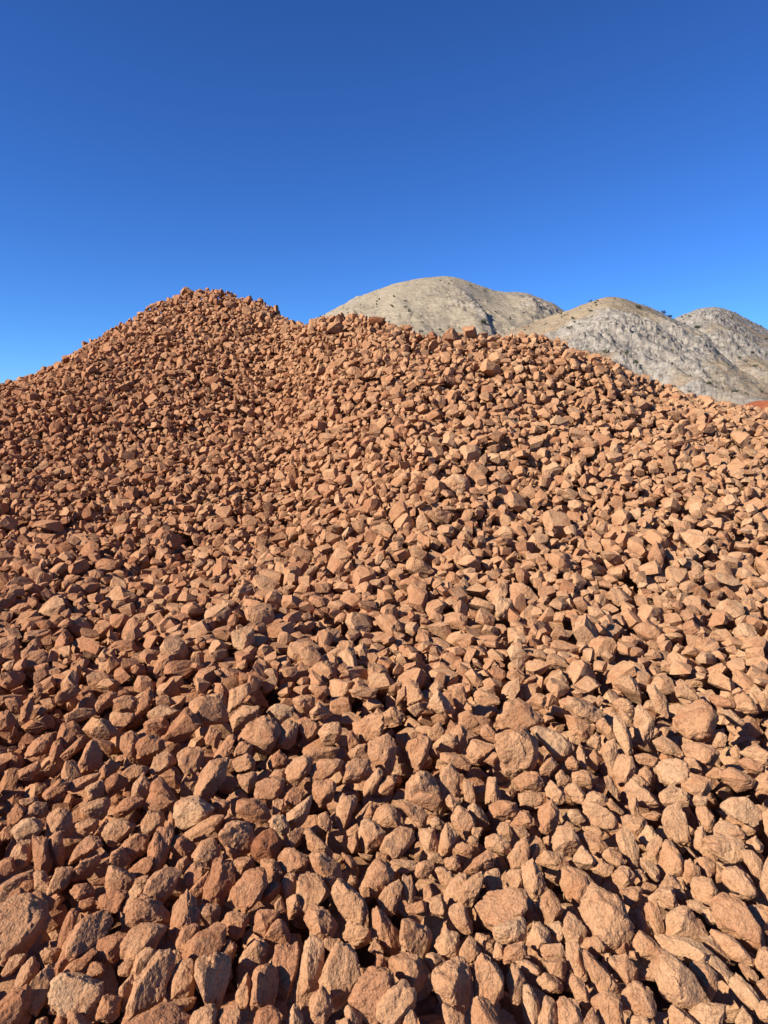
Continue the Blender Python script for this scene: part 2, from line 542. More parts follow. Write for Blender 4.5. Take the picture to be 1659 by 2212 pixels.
# ------------------------------------------------------------------ helpers
def mesh_np(name, V, F, mat, smooth=False, attrs=None):
    me = bpy.data.meshes.new(name)
    V = np.asarray(V, dtype=np.float32)
    F = np.asarray(F, dtype=np.int32)
    k = F.shape[1]
    me.vertices.add(len(V))
    me.vertices.foreach_set('co', V.ravel())
    me.loops.add(F.size)
    me.loops.foreach_set('vertex_index', F.ravel())
    me.polygons.add(len(F))
    me.polygons.foreach_set('loop_start', np.arange(0, F.size, k, dtype=np.int32))
    me.polygons.foreach_set('loop_total', np.full(len(F), k, dtype=np.int32))
    me.polygons.foreach_set('use_smooth', np.full(len(F), smooth) if np.isscalar(smooth) else np.asarray(smooth, dtype=bool))
    if attrs:
        for an, av in attrs.items():
            a = me.attributes.new(an, 'FLOAT', 'POINT')
            a.data.foreach_set('value', np.asarray(av, dtype=np.float32))
    me.update(calc_edges=True)
    if mat:
        me.materials.append(mat)
    return me

def link(name, me, parent=None, loc=None, **props):
    o = bpy.data.objects.new(name, me)
    col.objects.link(o)
    if loc is not None:
        o.location = loc
    if parent:
        o.parent = parent
    for k, v in props.items():
        o[k] = v
    return o

RTAB = np.random.default_rng(3).uniform(-1, 1, 64 ** 3)

def vnoise(P, seed=0):
    """value noise -1..1 at the rows of P"""
    P = np.asarray(P, dtype=np.float64)
    i = np.floor(P).astype(np.int64)
    f = P - i
    f = f * f * (3 - 2 * f)
    i += np.array([seed * 17, seed * 29, seed * 43])
    x0, y0, z0 = (i[:, k] & 63 for k in range(3))
    x1, y1, z1 = ((i[:, k] + 1) & 63 for k in range(3))
    fx, fy, fz = f[:, 0], f[:, 1], f[:, 2]
    def row(a, b_):
        s = (a * 64 + b_) * 64
        return RTAB[s + z0] * (1 - fz) + RTAB[s + z1] * fz
    lo = row(x0, y0) * (1 - fy) + row(x0, y1) * fy
    hi = row(x1, y0) * (1 - fy) + row(x1, y1) * fy
    return lo * (1 - fx) + hi * fx

def fbm(P, octs=4, seed=0, gain=0.5, ridged=False):
    a, s, out = 1.0, 0.0, 0
    for k in range(octs):
        n = vnoise(P * (2.03 ** k) + 17.3 * k, seed + k)
        if ridged:
            n = 1 - 2 * np.abs(n)
        out = out + a * n
        s += a
        a *= gain
    return out / s

def icosphere(n):
    bm = bmesh.new()
    bmesh.ops.create_icosphere(bm, subdivisions=n, radius=1.0)
    V = np.array([v.co[:] for v in bm.verts])
    F = np.array([[v.index for v in f.verts] for f in bm.faces])
    bm.free()
    return V / np.linalg.norm(V, axis=1)[:, None], F
ICO = {k: icosphere(k + 1) for k in (1, 2, 3, 4)}   # 42, 162, 642 and 2562 points

def hull_planes(pts):
    """planes n.x <= d of the convex hull, and the hull as triangles"""
    bm = bmesh.new()
    for p in pts:
        bm.verts.new(p)
    r = bmesh.ops.convex_hull(bm, input=bm.verts[:])
    bad = [g for g in r['geom_interior'] if isinstance(g, bmesh.types.BMVert)] + [g for g in r['geom_unused'] if isinstance(g, bmesh.types.BMVert)]
    bmesh.ops.delete(bm, geom=list(set(bad)), context='VERTS')
    bmesh.ops.recalc_face_normals(bm, faces=bm.faces[:])
    bmesh.ops.triangulate(bm, faces=bm.faces[:])
    bm.verts.index_update()
    V = np.array([v.co[:] for v in bm.verts])
    F = np.array([[v.index for v in f.verts] for f in bm.faces])
    N = np.array([f.normal[:] for f in bm.faces])
    bm.free()
    D = np.einsum('ij,ij->i', N, V[F[:, 0]])
    ok = np.linalg.norm(N, axis=1) > 0.5
    return N[ok], D[ok], V, F

def rock_surface(pts, lod, sharp, rough, seed, chips=26):
    """a stone: the convex hull of pts, corners chipped off, edges worn, surface rough. pts around the origin, about unit size"""
    r_ = np.random.default_rng(seed)
    N, D, HV, HF = hull_planes(pts)
    D = np.maximum(D, 0.12)
    if chips:
        n = r_.normal(size=(chips, 3))
        n /= np.linalg.norm(n, axis=1)[:, None]
        d = (n @ HV.T).max(axis=1) * r_.uniform(0.76, 0.95, chips)
        N, D = np.concatenate([N, n]), np.concatenate([D, d])
    dirs, F = ICO[lod]
    q = np.maximum(dirs @ N.T, 1e-4) / D[None, :]
    m = q.max(axis=1)
    r = 1.0 / (m * ((q / m[:, None]) ** sharp).sum(axis=1) ** (1.0 / sharp))
    P = dirs * r[:, None]
    o = np.array([seed * 7.13 % 91, seed * 3.77 % 83, seed * 5.31 % 77])
    n1 = fbm(P * 1.4 + o, 2, seed % 97)
    n2 = fbm(P * 4.6 + o * 2, 4, seed % 89, 0.68)
    step = vnoise(P * 1.9 + o * 3, seed % 71) + 0.3 * n2
    ledge = np.tanh(9 * step)                          # broken ledges
    k = 1 + rough * (0.25 * n1 + 0.62 * n2 + 0.34 * ledge)
    return P * k[:, None], F

def block_points(r_):
    """corners of a stone broken along random planes"""
    N = np.array([[1, 0, 0], [-1, 0, 0], [0, 1, 0], [0, -1, 0], [0, 0, 1], [0, 0, -1.0]]) + r_.normal(0, 0.28, (6, 3))
    N = np.concatenate([N, r_.normal(size=(r_.integers(4, 8), 3))])
    N /= np.linalg.norm(N, axis=1)[:, None]
    D = np.concatenate([r_.uniform(0.72, 1.0, 6), r_.uniform(0.68, 1.0, len(N) - 6)])
    n, d, V, F = hull_planes(N / D[:, None])
    V = n / d[:, None]
    V = V[np.abs(V).max(axis=1) < 2.2]
    keep = []
    for v in V:
        if all(np.linalg.norm(v - w) > 0.06 for w in keep):
            keep.append(v)
    V = np.array(keep)
    V -= (V.max(0) + V.min(0)) / 2
    return V / np.abs(V).max(0)

# ------------------------------------------------------------------ materials
def new_mat(name):
    m = bpy.data.materials.new(name)
    m.use_nodes = True
    nt = m.node_tree
    b = nt.nodes['Principled BSDF']
    b.inputs['Roughness'].default_value = 0.95
    b.inputs['Specular IOR Level'].default_value = 0.12
    return m, nt, b

def noise_node(nt, vec, scale, detail=4, rough=0.55):
    n = nt.nodes.new('ShaderNodeTexNoise')
    n.inputs['Scale'].default_value = scale
    n.inputs['Detail'].default_value = detail
    n.inputs['Roughness'].default_value = rough
    nt.links.new(vec, n.inputs['Vector'])
    return n.outputs['Fac']

def ramp(nt, fac, stops):
    r = nt.nodes.new('ShaderNodeValToRGB')
    e = r.color_ramp.elements
    while len(e) < len(stops):
        e.new(0.5)
    for el, (p, c) in zip(e, stops):
        el.position = p
        el.color = (*c, 1) if len(c) == 3 else c
    nt.links.new(fac, r.inputs['Fac'])
    return r.outputs['Color']

def mix(nt, fac, a, b, mode='MIX'):
    m = nt.nodes.new('ShaderNodeMix')
    m.data_type = 'RGBA'
    m.blend_type = mode
    for sock, v in ((m.inputs['Factor'], fac), (m.inputs[6], a), (m.inputs[7], b)):
        if isinstance(v, (int, float)):
            sock.default_value = v
        elif isinstance(v, tuple):
            sock.default_value = (*v, 1)
        else:
            nt.links.new(v, sock)
    return m.outputs[2]

def math_node(nt, op, a, b=None, clamp=False):
    m = nt.nodes.new('ShaderNodeMath')
    m.operation = op
    m.use_clamp = clamp
    for k, v in enumerate((a, b)):
        if v is None:
            continue
        if isinstance(v, (int, float)):
            m.inputs[k].default_value = v
        else:
            nt.links.new(v, m.inputs[k])
    return m.outputs[0]

def bump(nt, b, h, strength, dist, prev=None):
    n = nt.nodes.new('ShaderNodeBump')
    n.inputs['Strength'].default_value = strength
    n.inputs['Distance'].default_value = dist
    nt.links.new(h, n.inputs['Height'])
    if prev:
        nt.links.new(prev, n.inputs['Normal'])
    nt.links.new(n.outputs['Normal'], b.inputs['Normal'])
    return n.outputs['Normal']

def make_rock_mat():
    m, nt, b = new_mat('ironstone')
    tc = nt.nodes.new('ShaderNodeTexCoord')
    oi = nt.nodes.new('ShaderNodeObjectInfo')
    at = nt.nodes.new('ShaderNodeAttribute')
    at.attribute_name = 'tone'
    tone = at.outputs['Fac']
    add = nt.nodes.new('ShaderNodeVectorMath')
    add.operation = 'ADD'
    nt.links.new(tc.outputs['Object'], add.inputs[0])
    nt.links.new(oi.outputs['Location'], add.inputs[1])
    vec = add.outputs[0]
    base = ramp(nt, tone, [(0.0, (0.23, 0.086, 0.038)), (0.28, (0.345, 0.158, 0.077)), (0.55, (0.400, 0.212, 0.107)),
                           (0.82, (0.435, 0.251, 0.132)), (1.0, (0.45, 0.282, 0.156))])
    big = noise_node(nt, vec, 9, 4, 0.6)
    c = mix(nt, math_node(nt, 'MULTIPLY', math_node(nt, 'SUBTRACT', big, 0.46, True), 2.6, True), base, (0.30, 0.122, 0.052))
    pale = noise_node(nt, vec, 23, 4, 0.65)
    c = mix(nt, math_node(nt, 'MULTIPLY', math_node(nt, 'SUBTRACT', pale, 0.56, True), 3.0, True), c, (0.44, 0.255, 0.128))
    grain = noise_node(nt, vec, 190, 3, 0.7)
    c = mix(nt, 1.0, c, ramp(nt, grain, [(0.30, (0.62, 0.57, 0.53)), (0.48, (1, 1, 1)), (0.72, (1.10, 1.09, 1.07))]), 'MULTIPLY')
    blot = noise_node(nt, vec, 62, 3, 0.65)
    c = mix(nt, 1.0, c, ramp(nt, blot, [(0.30, (0.76, 0.70, 0.66)), (0.48, (1, 1, 1)), (0.72, (1.08, 1.07, 1.05))]), 'MULTIPLY')
    nt.links.new(c, b.inputs['Base Color'])
    pits = noise_node(nt, vec, 120, 5, 0.75)
    n0 = bump(nt, b, noise_node(nt, vec, 15, 4, 0.6), 0.6, 0.022)
    n1 = bump(nt, b, noise_node(nt, vec, 40, 5, 0.65), 0.8, 0.011, n0)
    bump(nt, b, pits, 0.8, 0.0045, n1)
    return m
ROCK = make_rock_mat()

def make_earth_mat(name, c0, c1, scale, bs=0.6):
    m, nt, b = new_mat(name)
    tc = nt.nodes.new('ShaderNodeTexCoord')
    v = tc.outputs['Object']
    c = ramp(nt, noise_node(nt, v, scale, 6, 0.65), [(0.3, c0), (0.7, c1)])
    nt.links.new(c, b.inputs['Base Color'])
    bump(nt, b, noise_node(nt, v, scale * 8, 5, 0.7), bs, 0.06)
    return m
EARTH = make_earth_mat('brown_earth', (0.15, 0.065, 0.03), (0.25, 0.115, 0.055), 5)
RED = make_earth_mat('red_earth', (0.23, 0.058, 0.02), (0.32, 0.105, 0.042), 1.2)
PLAIN = make_earth_mat('dry_plain', (0.17, 0.11, 0.06), (0.25, 0.18, 0.10), 0.05)

def make_hill_mat(name, rock_lo, rock_hi, grass, rust, grass_amt, sc):
    m, nt, b = new_mat(name)
    tc = nt.nodes.new('ShaderNodeTexCoord')
    geo = nt.nodes.new('ShaderNodeNewGeometry')
    v = tc.outputs['Object']
    at = nt.nodes.new('ShaderNodeAttribute')
    at.attribute_name = 'crag'
    fine = noise_node(nt, v, 0.22 * sc, 8, 0.72)
    speck = noise_node(nt, v, 0.55 * sc, 4, 0.8)
    rock = ramp(nt, fine, [(0.38, rock_lo), (0.5, tuple((a + c) / 2 for a, c in zip(rock_lo, rock_hi))), (0.62, rock_hi)])
    soil = mix(nt, math_node(nt, 'MULTIPLY', math_node(nt, 'SUBTRACT', noise_node(nt, v, 0.035 * sc, 5, 0.6), 0.5, True), 4.0, True), grass, rust)
    soil = mix(nt, 1.0, soil, ramp(nt, speck, [(0.38, (0.55, 0.55, 0.52)), (0.5, (1, 1, 1))]), 'MULTIPLY')
    k = math_node(nt, 'ADD', math_node(nt, 'MULTIPLY', noise_node(nt, v, 0.016 * sc, 7, 0.66), 1.0), math_node(nt, 'MULTIPLY', at.outputs['Fac'], 0.55))
    k = math_node(nt, 'MULTIPLY', math_node(nt, 'SUBTRACT', k, grass_amt), 5.0, True)
    c = mix(nt, k, soil, rock)
    mp = nt.nodes.new('ShaderNodeMapping')
    mp.inputs['Scale'].default_value = (0.05 * sc, 0.05 * sc, 0.22 * sc)
    mp.inputs['Rotation'].default_value = (0.2, 0.35, 0)
    nt.links.new(v, mp.inputs['Vector'])
    strata = noise_node(nt, mp.outputs['Vector'], 1.0, 7, 0.72)
    c = mix(nt, 1.0, c, ramp(nt, strata, [(0.34, (0.66, 0.65, 0.64)), (0.47, (0.95, 0.95, 0.95)), (0.66, (1.1, 1.1, 1.09))]), 'MULTIPLY')
    spots = noise_node(nt, v, 0.5 * sc, 2, 0.5)
    c = mix(nt, 1.0, c, ramp(nt, spots, [(0.27, (0.35, 0.36, 0.32)), (0.36, (1, 1, 1))]), 'MULTIPLY')
    nt.links.new(c, b.inputs['Base Color'])
    n1 = bump(nt, b, noise_node(nt, v, 0.09 * sc, 8, 0.68), 0.7, 5.0 / sc)
    bump(nt, b, fine, 0.6, 2.5 / sc, n1)
    return m

# ------------------------------------------------------------------ the lie of the land under the rocks
# per picture column: skyline height in the picture and its distance, then (picture y, distance) below it
LEFT = [(1330, 5.9), (1200, 7.2), (1100, 8.5), (1000, 9.8), (900, 11.1), (800, 12.4), (720, 13.5)]
MID = [(1480, 4.2), (1350, 5.0), (1200, 6.2), (1100, 7.0), (1000, 7.8), (900, 8.7), (800, 9.6)]
RIGHT_ = [(1480, 4.2), (1350, 4.9), (1200, 6.0), (1100, 6.8), (1000, 7.8), (920, 9.0)]
COLS = [(-420, 930, 15.2, 0), (-150, 872, 14.8, 0), (0, 848, 14.4, 0), (50, 836, 14.4, 0), (100, 812, 14.4, 0), (180, 766, 14.5, 0),
        (250, 725, 14.6, 0), (300, 692, 14.7, 0), (350, 661, 14.8, 0), (400, 638, 14.9, 0), (435, 629, 14.9, 0), (500, 640, 14.8, 0), (560, 650, 14.6, 0),
        (590, 668, 14.5, .05), (620, 692, 14.2, .15), (655, 712, 13.6, .35), (690, 697, 12.8, .5), (740, 688, 12.2, .65), (800, 691, 11.8, .8),
        (830, 702, 11.7, .85), (870, 725, 11.4, .9), (930, 752, 11.0, 1), (975, 727, 10.5, 1), (1050, 730, 10.4, 1), (1150, 727, 10.3, 1),
        (1200, 742, 10.3, 1.1), (1250, 768, 10.3, 1.25), (1300, 790, 10.4, 1.4), (1400, 833, 10.6, 1.7), (1500, 866, 10.9, 2), (1600, 890, 11.3, 2),
        (1659, 907, 11.6, 2), (1900, 960, 12.4, 2), (2200, 1010, 13, 2)]

def tab(t, y):
    a = np.array(t)
    return np.interp(y, a[::-1, 0], a[::-1, 1])

GT, GZ = [], []
YS = np.linspace(0.0, 30.0, 301)
for (x, ysky, dsky, w) in COLS:
    yy = np.arange(1470, ysky, -12.0)
    d = np.where(w <= 1, (1 - min(w, 1)) * tab(LEFT, yy) + min(w, 1) * tab(MID, yy), (2 - max(w, 1)) * tab(MID, yy) + (max(w, 1) - 1) * tab(RIGHT_, yy))
    # carry on evenly from the last table line to the skyline
    last = {0: 720, 1: 800, 2: 920}[int(round(w))]
    last = max(last, ysky + 25)
    k = np.clip((last - yy) / (last - ysky), 0, 1)
    dl = np.interp(last, yy[::-1], d[::-1])
    d = np.where(yy < last, dl + (dsky - dl) * k, d)
    d = np.maximum.accumulate(np.minimum(d, dsky))
    b = (1106 - yy) / FPX
    z = 1.6 + d * (-SP + b * CP) / (CP + b * SP)
    bs = (1106 - ysky) / FPX
    zs = 1.6 + dsky * (-SP + bs * CP) / (CP + bs * SP)
    z = np.maximum(z, 0.0)
    dd = np.concatenate([[0, 3.4], d, [dsky, dsky + 0.35, dsky + 9.0, 40]])
    zz = np.concatenate([[0, 0.0], z, [zs, zs - 0.03, max(zs - 5.2, -0.4), -0.4]])
    o = np.argsort(dd, kind='stable')
    Z = np.interp(YS, dd[o], zz[o])
    ker = np.array([1, 2, 3, 2, 1]) / 9.0
    Zs = np.convolve(np.pad(Z, 2, mode='edge'), ker, 'valid')
    near = np.clip((dsky - 0.6 - YS) / 1.0, 0, 1)
    Z = near * Zs + (1 - near) * Z
    GT.append((x - 829.5) / FPX / (CP + bs * SP))
    GZ.append(Z)
GT = np.array(GT)
GZ = np.array(GZ)
TT = np.linspace(GT[0], GT[-1], 260)
GZ = np.array([[np.interp(t, GT, GZ[:, j]) for j in range(len(YS))] for t in TT])

def surf(X, Y):
    X = np.asarray(X, dtype=float)
    Y = np.asarray(Y, dtype=float)
    t = np.clip(X / np.maximum(Y, 1.2), TT[0], TT[-1])
    fi = (t - TT[0]) / (TT[1] - TT[0])
    fj = np.clip(Y, 0, 29.9) / 0.1
    i = np.clip(fi.astype(int), 0, len(TT) - 2)
    j = np.clip(fj.astype(int), 0, len(YS) - 2)
    u = fi - i
    v = fj - j
    z = (GZ[i, j] * (1 - u) + GZ[i + 1, j] * u) * (1 - v) + (GZ[i, j + 1] * (1 - u) + GZ[i + 1, j + 1] * u) * v
    P = np.stack([X.ravel() * 0.9, Y.ravel() * 0.9, np.zeros(X.size)], 1)
    return z + (0.085 * vnoise(P, 5) + 0.05 * vnoise(P * 2.3, 6)).reshape(X.shape) * np.clip((Y - 2.5) / 3, 0.25, 1)

def hit(x, y, lift=0.0):
    r = ray(x, y)
    s = np.arange(0.8, 24.0, 0.1)
    for fine in (0, 1):
        P = EYE[None, :] + s[:, None] * r[None, :]
        below = P[:, 2] < surf(P[:, 0], P[:, 1]) + lift
        if not below.any():
            return None
        if not fine:
            s1 = s[np.argmax(below)]
            s = np.arange(s1 - 0.11, s1 + 0.011, 0.01)
    return P[np.argmax(below)], s[np.argmax(below)]

# ground sheet to the horizon, the mound under the loose rocks
def sheet(name, xs, ys, zf, mat, smooth=True, attrs=None, **props):
    X, Y = np.meshgrid(xs, ys)
    Zs = zf(X, Y)
    n, m = len(ys), len(xs)
    idx = np.arange(n * m).reshape(n, m)
    F = np.stack([idx[:-1, :-1], idx[:-1, 1:], idx[1:, 1:], idx[1:, :-1]], -1).reshape(-1, 4)
    V = np.stack([X.ravel(), Y.ravel(), Zs.ravel()], 1)
    return link(name, mesh_np(name, V, F, mat, smooth), **props)

gx = np.unique(np.concatenate([np.linspace(-9000, 9000, 41), np.linspace(-60, 60, 25)]))
gy = np.unique(np.concatenate([np.linspace(-3000, 9000, 31), np.linspace(-20, 90, 23)]))
sheet('ground', gx, gy, lambda X, Y: np.full(X.shape, -0.55), PLAIN, kind='structure', label='dry open ground stretching to the hills')
sheet('mound', np.arange(-16, 15.01, 0.2), np.arange(-4, 26.01, 0.2),
      lambda X, Y: np.where(Y < 0.3, -0.2, surf(X, Y) - np.where(Y > 9.5, 0.14, np.where(Y > 4.4, 0.32, 0.48))), EARTH, kind='structure', label='brown earth under the loose rocks')

def bank_z(X, Y):
    top = 2.45 * np.exp(-((Y - 44) / 9.0) ** 2) * np.clip((X - 15) / 9.0, 0, 1)
    P = np.stack([X.ravel() * .35, Y.ravel() * .35, 0 * X.ravel()], 1)
    return -0.6 + top * 1.18 + 0.22 * fbm(P, 4, 3).reshape(X.shape) * np.clip(top, 0, 1)
sheet('red_earth_bank', np.arange(6, 60, 0.5), np.arange(22, 66, 0.5), bank_z, RED, kind='structure', label='bare red earth bank beyond the right edge of the rock pile')

# ------------------------------------------------------------------ the mountains
def mountain(name, sky_pts, dist, depth, mat, seed, amp, crags, label, res=(360, 200), spur=None, famp=0.030, rib_amp=0.012, sink=0):
    xs = np.linspace(sky_pts[0][0], sky_pts[-1][0], res[0])
    a = np.array(sky_pts, dtype=float)
    ysk = np.interp(xs, a[:, 0], a[:, 1])
    ysk = ysk + sink
    ysk = np.convolve(np.pad(ysk, 6, mode='edge'), np.ones(13) / 13, 'valid')
    b = (1106 - ysk) / FPX
    Yf = CP + b * SP
    tx = (xs - 829.5) / FPX / Yf
    h = dist * (-SP + b * CP) / Yf + 1.6
    v = np.linspace(-0.35, 1.0, res[1])               # behind the ridge .. foot
    Vv, Tx = np.meshgrid(v, tx, indexing='ij')
    H = np.broadcast_to(h, Vv.shape)
    ridge_wob = 0.10 * depth * vnoise(np.stack([tx * 9, 0 * tx, 0 * tx], 1), seed)
    Yw = dist - Vv * depth + ridge_wob[None, :] * (1 - np.abs(Vv))
    prof = np.where(Vv >= 0, np.clip(1 - Vv, 0, 1) ** 1.12, np.clip(1 + Vv * 1.9, 0, 1))
    Zw = H * prof
    # sight line of the skyline is kept: heights follow the distance
    Zw = Zw * (Yw / dist) ** np.where(Vv >= 0, 0.3, 1)
    Xw = Tx * Yw
    P = np.stack([Xw.ravel(), Yw.ravel(), Zw.ravel()], 1) / h.max()
    fade = np.clip(np.abs(Vv) * 5, 0.12, 1) * np.clip((1 - Vv) * 4, 0, 1)
    big = fbm(np.stack([P[:, 0] * 3.2 + P[:, 1] * .5, P[:, 1] * 1.1, 0 * P[:, 0]], 1), 4, seed, 0.5, True).reshape(Vv.shape)
    fine = fbm(P * 18.0, 5, seed + 9, 0.68, True).reshape(Vv.shape)
    crag = fbm(P * 2.6 + 5, 3, seed + 20).reshape(Vv.shape)
    for (cx, cv, rx, rv, k) in crags:
        ang = -0.5
        crag += k * np.exp(-(((xs[None, :] - cx) / rx) ** 2 + ((Vv - cv) / rv) ** 2))
    rib = fbm(np.stack([(P[:, 0] + 0.8 * P[:, 1]) * 9.0, (P[:, 0] - P[:, 1]) * 1.7, P[:, 2]], 1), 4, seed + 60, 0.6, True).reshape(Vv.shape)
    outc = np.maximum(0, fbm(P * 7.5 + 3, 4, seed + 80, 0.65, True).reshape(Vv.shape) - 0.05)
    rockw = np.clip(crag * 1.6 + 0.3, 0.12, 1.6)
    Zw = Zw + h.max() * (amp * 0.085 * big * fade + (famp * fine + rib_amp * rib + 2.4 * rib_amp * outc) * rockw * np.clip(fade * 1.5, 0.42, 1))
    if spur:
        for (x0, v0, x1, v1, wd, hh) in spur:
            s = np.clip((Vv - v0) / (v1 - v0), 0, 1)
            cxs = x0 + (x1 - x0) * s
            inside = (Vv > v0 - .05) & (Vv < v1 + .05)
            d = (xs[None, :] - cxs) / wd
            Zw = Zw + np.where(inside, hh * h.max() * np.where(d < 0, np.exp(-(d * 0.45) ** 2), np.exp(-(d * 2.2) ** 2)) * np.sin(np.pi * np.clip(s, 0.02, 0.98)), 0)
            crag = crag + np.where(inside, 1.0 * np.exp(-d ** 2), 0)
    Zw = Zw - 6.0 * (Vv > 0.97)
    n, m = Vv.shape
    idx = np.arange(n * m).reshape(n, m)
    F = np.stack([idx[:-1, :-1], idx[1:, :-1], idx[1:, 1:], idx[:-1, 1:]], -1).reshape(-1, 4)
    V = np.stack([Xw.ravel(), Yw.ravel(), Zw.ravel()], 1)
    me = mesh_np(name, V, F, mat, True, {'crag': np.clip(crag, -1, 1).ravel()})
    link(name, me, kind='structure', label=label)
    def at(x, v_):
        i = int(np.clip(np.searchsorted(v, v_), 0, n - 1))
        j = int(np.clip(np.searchsorted(xs, x), 0, m - 1))
        return np.array([Xw[i, j], Yw[i, j], Zw[i, j]])
    return at, V.reshape(n, m, 3)

H1 = make_hill_mat('far_hill', (0.20, 0.158, 0.115), (0.42, 0.352, 0.268), (0.355, 0.288, 0.198), (0.315, 0.252, 0.175), 0.64, 0.9)
H2 = make_hill_mat('near_hill', (0.195, 0.163, 0.127), (0.385, 0.338, 0.275), (0.32, 0.245, 0.158), (0.28, 0.178, 0.108), 0.50, 1.6)
H3 = make_hill_mat('back_hill', (0.175, 0.148, 0.117), (0.385, 0.34, 0.28), (0.31, 0.24, 0.16), (0.275, 0.19, 0.126), 0.45, 1.2)
M1AT, M1V = mountain('mountain', [(430, 900), (560, 790), (640, 728), (690, 692), (720, 677), (760, 655), (810, 632), (860, 613), (910, 603), (965, 598), (1000, 605), (1040, 620),
                  (1075, 631), (1100, 630), (1135, 632), (1170, 645), (1200, 660), (1240, 684), (1300, 722), (1380, 770), (1500, 850)], 1500, 900, H1, 31, 0.35,
                 [(1175, 0.1, 50, 0.2, 1.2), (760, 0.1, 50, 0.3, 0.6)], 'far rounded mountain of dry grass and pale rock behind the rock pile',
                 spur=[(1005, 0.12, 1075, 0.55, 16, 0.035)], famp=0.024, rib_amp=0.012)
M2AT, M2V = mountain('mountain', [(880, 880), (960, 800), (1010, 752), (1060, 722), (1100, 705), (1150, 688), (1200, 668), (1250, 652), (1310, 642), (1350, 648), (1400, 662), (1440, 679),
                  (1480, 694), (1520, 712), (1560, 736), (1610, 766), (1700, 815), (1850, 900)], 620, 420, H2, 52, 1.0,
                 [(1430, 0.45, 140, 0.35, 0.7), (1280, 0.5, 60, 0.3, 0.5), (1270, 0.0, 120, 0.16, -0.9), (1120, 0.2, 80, 0.4, -0.5)], 'nearer rounded grey rocky hill in the middle of the skyline right of the pile',
                 res=(440, 240), famp=0.026, rib_amp=0.006, sink=9)
M3AT, M3V = mountain('mountain', [(1280, 860), (1360, 760), (1430, 700), (1475, 682), (1510, 668), (1545, 663), (1580, 670), (1620, 688), (1660, 707), (1720, 738), (1800, 775), (1950, 850)],
                 850, 560, H3, 73, 0.7, [(1560, 0.1, 90, 0.4, 0.6)], 'grey rocky hill rising at the right edge of the picture', res=(300, 200), famp=0.031, rib_amp=0.009, sink=7)

# ------------------------------------------------------------------ picked-out rocks, each where the photograph shows it
heroes = []
for T, (ox, oy, sc, txt) in TRACE.items():
    for line in txt.strip().splitlines():
        k, *pp = line.split()
        poly = np.array([[float(c) for c in p.split(',')] for p in pp])
        S = (np.array([ox, oy]) + poly / sc) * 0.54
        heroes.append((T + k, S))

